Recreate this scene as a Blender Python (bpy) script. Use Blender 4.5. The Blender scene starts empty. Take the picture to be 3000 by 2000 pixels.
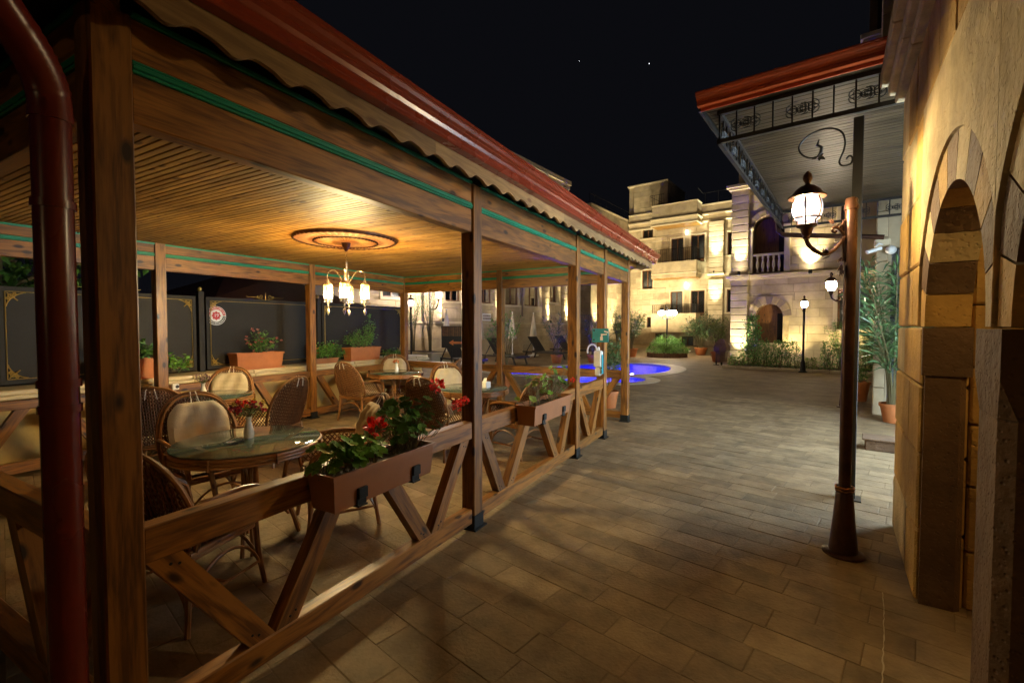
import bpy, math, random
from mathutils import Vector, Matrix, noise
R = math.radians
random.seed(7)
SC = bpy.context.scene
COL = SC.collection

# ---------------------------------------------------------------- camera
cam = bpy.data.cameras.new("camera")
cam.sensor_width = 36.0
cam.lens = 16.02
cam.clip_start = 0.05
cam.clip_end = 3000
co = bpy.data.objects.new("camera", cam)
COL.objects.link(co)
co.location = (0, 0, 1.6)
co.rotation_euler = (R(90 - 1.888), 0, R(28.83))
SC.camera = co
SC.render.resolution_x, SC.render.resolution_y = 1024, 682

# ---------------------------------------------------------------- night sky (no sun: the courtyard is lit by its own lamps)
W = bpy.data.worlds.new("World")
SC.world = W
W.use_nodes = True
nt = W.node_tree
bg = nt.nodes["Background"]
sky = nt.nodes.new("ShaderNodeTexSky")
sky.sky_type = 'NISHITA'
sky.sun_disc = False
sky.sun_elevation = R(-9)
sky.sun_rotation = R(200)
mixn = nt.nodes.new("ShaderNodeMixRGB")
mixn.blend_type = 'ADD'
mixn.inputs[0].default_value = 1.0
mixn.inputs[2].default_value = (0.0065, 0.0068, 0.0095, 1)
nt.links.new(sky.outputs[0], mixn.inputs[1])
nt.links.new(mixn.outputs[0], bg.inputs[0])
bg.inputs[1].default_value = 0.10

SC.view_settings.view_transform = 'Standard'
SC.view_settings.look = 'None'
SC.view_settings.exposure = 2.3
SC.view_settings.gamma = 1.0
SC.view_settings.use_curve_mapping = False
SC.render.engine = 'CYCLES'
SC.cycles.use_denoising = True
SC.cycles.max_bounces = 8
SC.cycles.transparent_max_bounces = 16
SC.cycles.sample_clamp_indirect = 3.0
SC.cycles.caustics_reflective = False
SC.cycles.caustics_refractive = False

# ---------------------------------------------------------------- frames
def frame(deg):
    return Matrix.Rotation(-R(deg), 4, 'Z')          # local x -> (cos,-sin), local y -> (sin,cos)
M8 = frame(8.0)       # far buildings, awning
M6 = frame(6.5)       # arcade building
M13 = frame(13.0)     # paving

# ---------------------------------------------------------------- mesh builder
class MB:
    def __init__(s, M=None):
        s.v, s.f, s.g = [], [], []
        s.M = M
    def add(s, vs, fs, gr=None):
        o = len(s.v)
        vs = [Vector(p) for p in vs]
        s.g += [Vector(q) for q in (gr if gr else vs)]
        s.v += [s.M @ p for p in vs] if s.M else vs
        s.f += [tuple(i + o for i in f) for f in fs]
    def bar(s, p0, p1, w, h, up=(0, 0, 1), bev=0.0):
        p0, p1 = Vector(p0), Vector(p1)
        d = (p1 - p0); L = d.length; d.normalize()
        up = Vector(up)
        if abs(d.dot(up)) > 0.98: up = Vector((0, 1, 0))
        sx = d.cross(up).normalized(); sz = sx.cross(d).normalized()
        ro = Vector((random.uniform(0, 50), random.uniform(0, 50), random.uniform(0, 50)))
        vs, gs = [], []
        b = min(bev, w * .3, h * .3)
        if b <= 0:
            loc = [(a * L, i * w / 2, j * h / 2) for a in (0, 1) for i, j in ((-1, -1), (1, -1), (1, 1), (-1, 1))]
            fs = [(3, 2, 1, 0), (4, 5, 6, 7), (0, 1, 5, 4), (1, 2, 6, 5), (2, 3, 7, 6), (3, 0, 4, 7)]
        else:
            ring = []
            for i, j in ((-1, -1), (1, -1), (1, 1), (-1, 1)):
                c1 = (i * (w / 2 - b), j * h / 2); c2 = (i * w / 2, j * (h / 2 - b))
                ring += [c1, c2] if i * j < 0 else [c2, c1]
            loc = []
            for a, k in ((0, .0), (b, 1), (L - b, 1), (L, .0)):
                for (y, z) in ring:
                    if k == 0: loc.append((a, y - math.copysign(b, y) * (1 if abs(y) >= w/2 - 1e-9 else 0) , z - math.copysign(b, z) * (1 if abs(z) >= h/2 - 1e-9 else 0)))
                    else: loc.append((a, y, z))
            fs = [tuple(range(7, -1, -1)), tuple(range(24, 32))]
            for r in range(3):
                for i in range(8):
                    j = (i + 1) % 8
                    fs.append((r * 8 + i, r * 8 + j, r * 8 + 8 + j, r * 8 + 8 + i))
        for (x, y, z) in loc:
            vs.append(p0 + d * x + sx * y + sz * z); gs.append(Vector((x, y, z)) + ro)
        s.add(vs, fs, gs)
    def box(s, x0, x1, y0, y1, z0, z1, bev=0.0):
        lx, ly, lz = x1 - x0, y1 - y0, z1 - z0
        if lx >= ly and lx >= lz:
            s.bar((x0, (y0 + y1) / 2, (z0 + z1) / 2), (x1, (y0 + y1) / 2, (z0 + z1) / 2), ly, lz, (0, 0, 1), bev)
        elif ly >= lz:
            s.bar(((x0 + x1) / 2, y0, (z0 + z1) / 2), ((x0 + x1) / 2, y1, (z0 + z1) / 2), lx, lz, (0, 0, 1), bev)
        else:
            s.bar(((x0 + x1) / 2, (y0 + y1) / 2, z0), ((x0 + x1) / 2, (y0 + y1) / 2, z1), lx, ly, (0, 1, 0), bev)
    def tube(s, pts, r, n=8, closed=False, caps=True):
        pts = [Vector(p) for p in pts]; m = len(pts)
        rs = r if isinstance(r, (list, tuple)) else [r] * m
        vs, fs, gs = [], [], []
        ref = None; dist = 0; ro = random.uniform(0, 40)
        for i, p in enumerate(pts):
            if closed: t = pts[(i + 1) % m] - pts[i - 1]
            else: t = pts[min(i + 1, m - 1)] - pts[max(i - 1, 0)]
            if t.length < 1e-9: t = Vector((0, 0, 1))
            t.normalize()
            if ref is None:
                ref = Vector((0, 0, 1)) if abs(t.z) < .9 else Vector((1, 0, 0))
            a = ref - t * ref.dot(t)
            if a.length < 1e-5: a = t.orthogonal()
            a.normalize(); ref = a; b = t.cross(a)
            if i: dist += (p - pts[i - 1]).length
            for k in range(n):
                an = 2 * math.pi * k / n
                vs.append(p + (a * math.cos(an) + b * math.sin(an)) * rs[i])
                gs.append((dist + ro, rs[i] * math.cos(an), rs[i] * math.sin(an)))
        seg = m if closed else m - 1
        for i in range(seg):
            i2 = (i + 1) % m
            for k in range(n):
                k2 = (k + 1) % n
                fs.append((i * n + k, i * n + k2, i2 * n + k2, i2 * n + k))
        if caps and not closed:
            fs.append(tuple(range(n - 1, -1, -1))); fs.append(tuple(range((m - 1) * n, m * n)))
        s.add(vs, fs, gs)
    def lathe(s, prof, n=16, c=(0, 0, 0), cap=True, sx=1, sy=1):
        vs, fs = [], []
        for (r, z) in prof:
            for k in range(n):
                an = 2 * math.pi * k / n
                vs.append((c[0] + r * math.cos(an) * sx, c[1] + r * math.sin(an) * sy, c[2] + z))
        m = len(prof)
        for i in range(m - 1):
            for k in range(n):
                k2 = (k + 1) % n
                fs.append((i * n + k, i * n + k2, (i + 1) * n + k2, (i + 1) * n + k))
        if cap:
            fs.append(tuple(range(n - 1, -1, -1))); fs.append(tuple(range((m - 1) * n, m * n)))
        s.add(vs, fs)
    def prism(s, poly, vec):
        poly = [Vector(p) for p in poly]; vec = Vector(vec); n = len(poly)
        vs = poly + [p + vec for p in poly]
        fs = [tuple(range(n - 1, -1, -1)), tuple(range(n, 2 * n))]
        for i in range(n):
            j = (i + 1) % n
            fs.append((i, j, n + j, n + i))
        s.add(vs, fs)
    def strip(s, a, b):
        n = len(a)
        s.add(list(a) + list(b), [(i, i + 1, n + i + 1, n + i) for i in range(n - 1)])
    def ball(s, c, r, n=8, m=5, sz=1.0):
        s.lathe([(max(1e-4, r * math.sin(math.pi * i / m)), -r * sz * math.cos(math.pi * i / m)) for i in range(m + 1)], n, c)
    def leaf(s, p, d, nrm, L, w, droop=0.0):
        p, d, nrm = Vector(p), Vector(d).normalized(), Vector(nrm)
        sd = d.cross(nrm)
        if sd.length < 1e-4: sd = d.orthogonal()
        sd.normalize(); nn = sd.cross(d).normalized()
        mid = p + d * L * .5 + nn * (.06 * L) ; tip = p + d * L - Vector((0, 0, droop * L))
        s.add([p, mid + sd * w / 2 - nn * .05 * L, tip, mid - sd * w / 2 - nn * .05 * L, mid], [(0, 1, 4), (1, 2, 4), (2, 3, 4), (3, 0, 4)])
    def rleaf(s, p, nrm, r, k=9, lobes=True):          # round scalloped leaf
        p, nrm = Vector(p), Vector(nrm).normalized()
        a = nrm.orthogonal().normalized(); b = nrm.cross(a)
        ph = random.uniform(0, 6.28)
        vs = [p - nrm * r * .18]
        for i in range(k * 2):
            an = ph + 2 * math.pi * i / (k * 2)
            rr = r * (1.0 if i % 2 else .86) * (0.55 if i == 0 else 1)
            vs.append(p + (a * math.cos(an) + b * math.sin(an)) * rr + nrm * random.uniform(-.08, .08) * r)
        s.add(vs, [(0, i + 1, (i + 1) % (k * 2) + 1) for i in range(k * 2)])
    def build(s, name, mat, parent=None, smooth=False, org=None):
        me = bpy.data.meshes.new(name)
        o0 = Vector(org) if org is not None else Vector((0, 0, 0))
        if parent is not None and org is None: o0 = Vector(parent.get("_o", (0, 0, 0)))
        me.from_pydata([p - o0 for p in s.v], [], s.f)
        at = me.attributes.new("grain", 'FLOAT_VECTOR', 'POINT')
        flat = [c for q in s.g for c in q]
        at.data.foreach_set("vector", flat)
        if mat: me.materials.append(mat)
        if smooth:
            me.polygons.foreach_set("use_smooth", [True] * len(me.polygons))
            try: me.set_sharp_from_angle(angle=R(40))
            except Exception: pass
        ob = bpy.data.objects.new(name, me)
        COL.objects.link(ob)
        if parent is not None: ob.parent = parent
        elif org is not None: ob.location = o0
        if parent is not None: ob["_o"] = tuple(o0)
        return ob

def arc(c, r, a0, a1, n, ax=(1, 0, 0), ay=(0, 0, 1)):
    c, ax, ay = Vector(c), Vector(ax), Vector(ay)
    return [c + ax * r * math.cos(R(a0 + (a1 - a0) * i / n)) + ay * r * math.sin(R(a0 + (a1 - a0) * i / n)) for i in range(n + 1)]
def bez(p0, p1, p2, p3, n=10):
    p0, p1, p2, p3 = map(Vector, (p0, p1, p2, p3))
    return [p0 * (1 - t) ** 3 + p1 * 3 * t * (1 - t) ** 2 + p2 * 3 * t * t * (1 - t) + p3 * t ** 3 for t in [i / n for i in range(n + 1)]]

def tag(o, label=None, cat=None, group=None, kind=None):
    if label: o["label"] = label
    if cat: o["category"] = cat
    if group: o["group"] = group
    if kind: o["kind"] = kind
    return o
def thing(name, loc, label=None, cat=None, group=None, rz=0.0):
    e = bpy.data.objects.new(name, None)
    e.empty_display_size = .1
    COL.objects.link(e)
    e.location = loc; e.rotation_euler = (0, 0, rz)
    e["_o"] = tuple(loc) if rz == 0 else (0, 0, 0)
    return tag(e, label, cat, group)
def proto(name, label=None, cat=None, group=None):
    return thing(name, (0, 0, 0), label, cat, group)
def kids(o):
    return [c for c in o.children]
def copy_tree(o, loc=None, rz=None, label=None, sc=None, parent=None):
    c = o.copy(); COL.objects.link(c)
    c.parent = parent
    if loc is not None: c.location = loc
    if rz is not None: c.rotation_euler = (0, 0, rz)
    if sc is not None: c.scale = (sc, sc, sc) if not isinstance(sc, tuple) else sc
    if label: c["label"] = label
    for ch in kids(o): copy_tree(ch, parent=c)
    return c

# ---------------------------------------------------------------- materials
def newmat(name):
    m = bpy.data.materials.new(name); m.use_nodes = True
    return m, m.node_tree, m.node_tree.nodes["Principled BSDF"]
def N(t, typ, **kw):
    n = t.nodes.new(typ)
    for k, v in kw.items():
        if k.startswith('i_'): n.inputs[k[2:]].default_value = v
        else: setattr(n, k, v)
    return n
def ramp(t, fac, stops):
    r = t.nodes.new("ShaderNodeValToRGB")
    el = r.color_ramp.elements
    while len(el) < len(stops): el.new(.5)
    for e, (p, c) in zip(el, stops):
        e.position = p; e.color = (*c, 1) if len(c) == 3 else c
    t.links.new(fac, r.inputs[0])
    return r
def mul(c, k): return tuple(min(1, x * k) for x in c)
def rough_stuff(name, c, var=.25, scale=3.0, rough=.7, bump=.15, bscale=40, metal=0.0, hue=None, grain=False, stain=0.0, island=0.0, spec=.5, world=False):
    m, t, b = newmat(name)
    if world:
        src = N(t, "ShaderNodeNewGeometry").outputs["Position"]
    elif grain:
        src = N(t, "ShaderNodeAttribute", attribute_name="grain").outputs["Vector"]
    else:
        src = N(t, "ShaderNodeTexCoord").outputs["Object"]
    n1 = N(t, "ShaderNodeTexNoise", i_Scale=scale, i_Detail=6.0, i_Roughness=.6)
    t.links.new(src, n1.inputs["Vector"])
    c2 = hue or mul(c, 1 - var)
    rp = ramp(t, n1.outputs["Fac"], [(.3, c2), (.5, c), (.72, mul(c, 1 + var * .8))])
    colr = rp.outputs[0]
    if island > 0:
        gi = N(t, "ShaderNodeNewGeometry")
        oi = N(t, "ShaderNodeObjectInfo")
        ad = N(t, "ShaderNodeMath", operation='ADD'); t.links.new(gi.outputs["Random Per Island"], ad.inputs[0]); t.links.new(oi.outputs["Random"], ad.inputs[1])
        fr = N(t, "ShaderNodeMath", operation='FRACT'); t.links.new(ad.outputs[0], fr.inputs[0])
        mr = N(t, "ShaderNodeMapRange"); mr.inputs[3].default_value = 1 - island; mr.inputs[4].default_value = 1 + island
        t.links.new(fr.outputs[0], mr.inputs[0])
        mm = N(t, "ShaderNodeMixRGB", blend_type='MULTIPLY'); mm.inputs[0].default_value = 1
        t.links.new(colr, mm.inputs[1]); t.links.new(mr.outputs[0], mm.inputs[2]); colr = mm.outputs[0]
    if stain > 0:
        n3 = N(t, "ShaderNodeTexNoise", i_Scale=scale * .35, i_Detail=8.0, i_Roughness=.7)
        t.links.new(src, n3.inputs["Vector"])
        r3 = ramp(t, n3.outputs["Fac"], [(.42, (1, 1, 1)), (.68, mul((1, .95, .88), 1 - stain))])
        mm = N(t, "ShaderNodeMixRGB", blend_type='MULTIPLY'); mm.inputs[0].default_value = 1
        t.links.new(colr, mm.inputs[1]); t.links.new(r3.outputs[0], mm.inputs[2]); colr = mm.outputs[0]
    t.links.new(colr, b.inputs["Base Color"])
    n2 = N(t, "ShaderNodeTexNoise", i_Scale=bscale, i_Detail=5.0)
    t.links.new(src, n2.inputs["Vector"])
    rr = N(t, "ShaderNodeMapRange"); rr.inputs[3].default_value = max(.02, rough - .12); rr.inputs[4].default_value = min(1, rough + .12)
    t.links.new(n2.outputs["Fac"], rr.inputs[0]); t.links.new(rr.outputs[0], b.inputs["Roughness"])
    if bump > 0:
        bp = N(t, "ShaderNodeBump"); bp.inputs["Strength"].default_value = bump; bp.inputs["Distance"].default_value = .01
        hgt = n2.outputs["Fac"]
        if bump >= .8:                       # rough quarried stone: pits and broad dressing marks as well
            vo = N(t, "ShaderNodeTexVoronoi", i_Scale=bscale * 1.6); t.links.new(src, vo.inputs["Vector"])
            pr_ = ramp(t, vo.outputs["Distance"], [(.08, (0, 0, 0)), (.30, (1, 1, 1))])
            n4 = N(t, "ShaderNodeTexNoise", i_Scale=6.0, i_Detail=4.0); t.links.new(src, n4.inputs["Vector"])
            s1 = N(t, "ShaderNodeMath", operation='MULTIPLY_ADD'); s1.inputs[1].default_value = .5; t.links.new(pr_.outputs[0], s1.inputs[0]); t.links.new(n2.outputs["Fac"], s1.inputs[2])
            s2 = N(t, "ShaderNodeMath", operation='MULTIPLY_ADD'); s2.inputs[1].default_value = 2.2; t.links.new(n4.outputs["Fac"], s2.inputs[0]); t.links.new(s1.outputs[0], s2.inputs[2]); hgt = s2.outputs[0]
        t.links.new(hgt, bp.inputs["Height"]); t.links.new(bp.outputs[0], b.inputs["Normal"])
    b.inputs["Metallic"].default_value = metal
    b.inputs["Specular IOR Level"].default_value = spec
    return m
def woodmat(name, c1, c2, knot, rough=.5, gscale=1.0, var=.22):
    m, t, b = newmat(name)
    at = N(t, "ShaderNodeAttribute", attribute_name="grain")
    mp = N(t, "ShaderNodeMapping"); mp.inputs["Scale"].default_value = (2.0 * gscale, 17 * gscale, 17 * gscale)
    t.links.new(at.outputs["Vector"], mp.inputs[0])
    wv = N(t, "ShaderNodeTexNoise", i_Scale=1.0, i_Detail=4.0, i_Distortion=1.2)
    t.links.new(mp.outputs[0], wv.inputs["Vector"])
    mp2 = N(t, "ShaderNodeMapping"); mp2.inputs["Scale"].default_value = (7 * gscale, 110 * gscale, 110 * gscale)
    t.links.new(at.outputs["Vector"], mp2.inputs[0])
    fi = N(t, "ShaderNodeTexNoise", i_Scale=1.0, i_Detail=3.0)
    t.links.new(mp2.outputs[0], fi.inputs["Vector"])
    mx = N(t, "ShaderNodeMath", operation='MULTIPLY_ADD'); mx.inputs[1].default_value = .5
    t.links.new(fi.outputs["Fac"], mx.inputs[0]); t.links.new(wv.outputs["Fac"], mx.inputs[2])
    rp = ramp(t, mx.outputs[0], [(.60, c2), (.73, tuple((a + d) / 2 for a, d in zip(c1, c2))), (.88, c1)])
    # knots
    mp3 = N(t, "ShaderNodeMapping"); mp3.inputs["Scale"].default_value = (3.6 * gscale, 8 * gscale, 8 * gscale)
    t.links.new(at.outputs["Vector"], mp3.inputs[0])
    vo = N(t, "ShaderNodeTexVoronoi", i_Scale=1.0); t.links.new(mp3.outputs[0], vo.inputs["Vector"])
    kr = ramp(t, vo.outputs["Distance"], [(.10, (1, 1, 1)), (.19, (0, 0, 0))])
    mk = N(t, "ShaderNodeMixRGB"); mk.inputs[2].default_value = (*knot, 1)
    t.links.new(kr.outputs[0], mk.inputs[0]); t.links.new(rp.outputs[0], mk.inputs[1])
    gi = N(t, "ShaderNodeNewGeometry"); oi = N(t, "ShaderNodeObjectInfo")
    ad = N(t, "ShaderNodeMath", operation='ADD'); t.links.new(gi.outputs["Random Per Island"], ad.inputs[0]); t.links.new(oi.outputs["Random"], ad.inputs[1])
    fr = N(t, "ShaderNodeMath", operation='FRACT'); t.links.new(ad.outputs[0], fr.inputs[0])
    mr = N(t, "ShaderNodeMapRange"); mr.inputs[3].default_value = 1 - var; mr.inputs[4].default_value = 1 + var
    t.links.new(fr.outputs[0], mr.inputs[0])
    mm = N(t, "ShaderNodeMixRGB", blend_type='MULTIPLY'); mm.inputs[0].default_value = 1
    t.links.new(mk.outputs[0], mm.inputs[1]); t.links.new(mr.outputs[0], mm.inputs[2])
    t.links.new(mm.outputs[0], b.inputs["Base Color"])
    r2 = N(t, "ShaderNodeMapRange"); r2.inputs[3].default_value = rough - .12; r2.inputs[4].default_value = rough + .15
    t.links.new(fi.outputs["Fac"], r2.inputs[0]); t.links.new(r2.outputs[0], b.inputs["Roughness"])
    bp = N(t, "ShaderNodeBump"); bp.inputs["Strength"].default_value = .18; bp.inputs["Distance"].default_value = .004
    t.links.new(mx.outputs[0], bp.inputs["Height"]); t.links.new(bp.outputs[0], b.inputs["Normal"])
    return m
def emit(name, c, s):
    m, t, b = newmat(name)
    b.inputs["Base Color"].default_value = (*c, 1)
    b.inputs["Emission Color"].default_value = (*c, 1)
    b.inputs["Emission Strength"].default_value = s
    return m
def plain(name, c, rough=.5, metal=0.0, spec=.5, bump=.05, bscale=60):
    return rough_stuff(name, c, var=.12, scale=8, rough=rough, bump=bump, bscale=bscale, metal=metal, spec=spec)
def glassmat(name, tint, ior=1.5, rough=.02, solid=0.0, solidc=(.3, .35, .33)):
    m, t, b = newmat(name)
    out = t.nodes["Material Output"]
    tr = N(t, "ShaderNodeBsdfTransparent"); tr.inputs[0].default_value = (*tint, 1)
    gl = N(t, "ShaderNodeBsdfGlossy"); gl.inputs["Roughness"].default_value = rough
    fr = N(t, "ShaderNodeFresnel"); fr.inputs[0].default_value = ior
    nz = N(t, "ShaderNodeTexNoise", i_Scale=4.0); 
    tc = N(t, "ShaderNodeTexCoord"); t.links.new(tc.outputs["Object"], nz.inputs["Vector"])
    rg = N(t, "ShaderNodeMapRange"); rg.inputs[3].default_value = rough; rg.inputs[4].default_value = rough * 2.5
    t.links.new(nz.outputs["Fac"], rg.inputs[0]); t.links.new(rg.outputs[0], gl.inputs["Roughness"])
    mx = N(t, "ShaderNodeMixShader")
    t.links.new(fr.outputs[0], mx.inputs[0])
    base = tr.outputs[0]
    if solid > 0:
        df = N(t, "ShaderNodeBsdfDiffuse"); df.inputs[0].default_value = (*solidc, 1)
        m2 = N(t, "ShaderNodeMixShader"); m2.inputs[0].default_value = solid
        t.links.new(tr.outputs[0], m2.inputs[1]); t.links.new(df.outputs[0], m2.inputs[2]); base = m2.outputs[0]
    t.links.new(base, mx.inputs[1]); t.links.new(gl.outputs[0], mx.inputs[2])
    t.links.new(mx.outputs[0], out.inputs[0])
    return m
def leafmat(name, c, var=.45, rough=.45):
    m = rough_stuff(name, c, var=.3, scale=9, rough=rough, bump=.1, bscale=60, island=var)
    b = m.node_tree.nodes["Principled BSDF"]
    try: b.inputs["Subsurface Weight"].default_value = 0.0
    except Exception: pass
    return m

MT = {}
MT['post'] = woodmat("stained_pine", (.31, .128, .020), (.115, .042, .006), (.028, .009, .002), rough=.45)
MT['ceil'] = woodmat("ceiling_pine", (.37, .205, .050), (.20, .10, .022), (.09, .035, .010), rough=.5, var=.24)
MT['fascia'] = woodmat("pale_eave_board", (.33, .205, .080), (.20, .115, .042), (.15, .07, .025), rough=.55)
MT['porch'] = woodmat("grey_varnished_boards", (.055, .036, .018), (.020, .013, .007), (.010, .006, .003), rough=.36, var=.25)
for _k in ('porch', 'ceil'): MT[_k].node_tree.nodes['Principled BSDF'].inputs['Specular IOR Level'].default_value = .22
MT['dark'] = rough_stuff("dark_underside", (.03, .02, .012), rough=.8)
MT['green'] = plain("green_paint", (.012, .23, .13), .38)
MT['gutter'] = plain("red_brown_gutter", (.22, .032, .012), .28, bump=0, bscale=2)
MT['gutterLit'] = plain("porch_gutter_lit_red", (.50, .085, .022), .3, bump=0, bscale=2)  # lighter gutter red for the porch: lantern light put into the colour
MT['gutterN'] = plain("dark_red_pipe", (.13, .014, .008), .26, bump=0, bscale=2)
MT['shoe'] = plain("black_metal_shoe", (.014, .016, .016), .5, .4)
MT['iron'] = plain("black_wrought_iron", (.016, .015, .014), .5, .3)
MT['steel'] = plain("painted_grey_steel", (.024, .021, .018), .45, .3)
MT['bronze'] = rough_stuff("bronze_paint", (.060, .024, .013), var=.5, scale=7, rough=.40, bump=.2, bscale=30, metal=.5, hue=(.022, .010, .007), grain=True)
MT['brass'] = plain("aged_brass", (.58, .47, .30), .28, .85)
MT['gold'] = plain("gold_paint", (.50, .34, .09), .35, .6)
MT['panel'] = rough_stuff("charcoal_sheet_metal", (.030, .0255, .020), var=.15, scale=1.5, rough=.65, bump=.05, spec=.25)
MT['rattan'] = woodmat("rattan_cane", (.34, .15, .040), (.16, .060, .015), (.10, .035, .01), rough=.35, gscale=2.0)
MT['weave'] = woodmat("woven_rattan", (.20, .085, .028), (.10, .038, .012), (.05, .02, .008), rough=.45, gscale=3.0)
MT['cushion'] = rough_stuff("linen_cushion", (.58, .47, .29), var=.10, scale=6, rough=.9, bump=.25, bscale=160, stain=.12)
MT['tie'] = plain("white_cord", (.75, .70, .58), .8)
MT['glass'] = glassmat("table_glass", (.60, .74, .68), 2.1, .003, .28, (.30, .42, .36))
def frost(name, tint, c, k):
    m = glassmat(name, tint, 1.3, .05); t = m.node_tree
    out = t.nodes["Material Output"]; src = out.inputs[0].links[0].from_socket
    tl = N(t, "ShaderNodeBsdfTranslucent"); tl.inputs[0].default_value = (*c, 1)
    mx = N(t, "ShaderNodeMixShader"); mx.inputs[0].default_value = k
    t.links.new(src, mx.inputs[1]); t.links.new(tl.outputs[0], mx.inputs[2]); t.links.new(mx.outputs[0], out.inputs[0]); return m
MT['lampglass'] = frost("frosted_lamp_glass", (.98, .96, .93), (.9, .88, .86), .14)
MT['amber'] = frost("amber_lamp_glass", (.45, .29, .10), (.6, .42, .16), .2)
MT['pane'] = glassmat("window_glass", (.8, .82, .84), 1.45, .02, .08, (.05, .05, .05))
MT['terra'] = rough_stuff("terracotta", (.50, .17, .05), var=.15, scale=4, rough=.65, bump=.08, stain=.2)
MT['planter'] = rough_stuff("brown_plastic_planter", (.31, .125, .045), var=.12, scale=5, rough=.5, bump=.06)
MT['soil'] = rough_stuff("soil", (.035, .022, .014), var=.5, scale=20, rough=.95, bump=.6, bscale=60)
MT['leaf'] = leafmat("leaf_green", (.14, .32, .045))
MT['leafd'] = leafmat("leaf_dark", (.08, .20, .034))
MT['leafy'] = leafmat("leaf_yellow_green", (.15, .21, .03))
MT['olean'] = leafmat("oleander_leaf", (.085, .155, .055), rough=.35)
MT['stem'] = plain("plant_stem", (.12, .10, .04), .7)
MT['red'] = rough_stuff("red_petals", (.85, .035, .015), var=.3, scale=30, rough=.6, bump=.1, island=.35)
MT['pink'] = rough_stuff("faded_pink_petals", (.45, .13, .12), var=.3, scale=30, rough=.7, bump=.1, island=.35)
MT['maroon'] = rough_stuff("maroon_petals", (.42, .03, .05), var=.4, scale=30, rough=.6, bump=.1, island=.4)
MT['mauve'] = rough_stuff("mauve_dry_petals", (.34, .20, .22), var=.4, scale=30, rough=.8, bump=.1, island=.4)
MT['orange'] = rough_stuff("orange_petals", (.62, .16, .035), var=.3, scale=30, rough=.6, bump=.1, island=.3)
MT['yellow'] = rough_stuff("yellow_petals", (.6, .42, .06), var=.3, scale=30, rough=.6, bump=.1, island=.3)
MT['china'] = plain("white_china", (.80, .78, .72), .2)
MT['white'] = plain("white_plastic", (.75, .74, .70), .35)
MT['cream'] = rough_stuff("cream_canvas", (.72, .64, .45), var=.1, scale=3, rough=.85, bump=.15, bscale=100)
MT['tile'] = rough_stuff("paving_stone", (.285, .205, .112), var=.30, scale=5, rough=.70, bump=.45, bscale=48, island=.17, stain=.34, spec=.3, world=True)
MT['bedj'] = None
MT['bed'] = rough_stuff("mortar_bed", (.15, .12, .08), var=.4, scale=9, rough=.9, bump=.4)
MT['tuff'] = rough_stuff("yellow_tuff", (.52, .31, .085), var=.22, scale=3.0, rough=.85, bump=.9, bscale=28, island=.16, stain=.42)
MT['tuffp'] = rough_stuff("pale_tuff", (.52, .40, .22), var=.18, scale=4.0, rough=.85, bump=.9, bscale=28, island=.12, stain=.42)
MT['tuffb'] = rough_stuff("brown_tuff", (.165, .095, .048), var=.25, scale=3.0, rough=.85, bump=.9, bscale=28, island=.14, stain=.42)
MT['lime'] = rough_stuff("limestone_facing", (.52, .42, .265), var=.22, scale=1.6, rough=.8, bump=.3, bscale=25, island=.17, stain=.28)
MT['limeb'] = rough_stuff("limestone_backing", (.30, .23, .14), var=.15, scale=1.2, rough=.85)
MT['limel'] = rough_stuff("pale_moulding_stone", (.62, .52, .34), var=.12, scale=2, rough=.75, bump=.1, bscale=30)
MT['voud'] = rough_stuff("grey_brown_voussoir", (.22, .165, .13), var=.2, scale=5, rough=.8, bump=.2)
MT['render'] = rough_stuff("yellow_plaster", (.52, .36, .12), var=.14, scale=1.5, rough=.85, bump=.2, bscale=45, stain=.3)
MT['coping'] = rough_stuff("pale_coping_stone", (.60, .48, .28), var=.14, scale=3, rough=.6, bump=.2)
MT['winwood'] = woodmat("window_frame_wood", (.20, .085, .03), (.11, .045, .016), (.05, .02, .01), rough=.45)
MT['curtain'] = rough_stuff("net_curtain", (.42, .42, .40), var=.12, scale=6, rough=.9)
MT['darkroom'] = plain("dark_room", (.020, .017, .014), .8)
MT['black'] = plain("black_board", (.015, .012, .011), .45)
MT['teal'] = plain("teal_card", (.02, .26, .30), .5)
MT['poolblue'] = rough_stuff("blue_pool_mosaic", (.06, .10, .75), var=.25, scale=14, rough=.3, bump=.1)
MT['rim'] = rough_stuff("pool_rim_stone", (.50, .43, .30), var=.15, scale=4, rough=.6)
MT['reds'] = plain("red_print", (.55, .03, .03), .4)
MT['wht'] = plain("white_print", (.78, .76, .72), .4)
MT['lounge'] = plain("dark_brown_lounger", (.035, .028, .022), .5)
MT['medal'] = rough_stuff("copper_painted_plaster", (.27, .115, .065), var=.3, scale=12, rough=.4, bump=.2)
MT['medalp'] = rough_stuff("cream_relief", (.40, .29, .17), var=.3, scale=14, rough=.45, bump=.2)
MT['roof'] = rough_stuff("brown_roof_sheet", (.10, .030, .018), var=.2, rough=.5)
MT['bulb'] = emit("lit_bulb", (1, .94, .88), 30)
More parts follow.
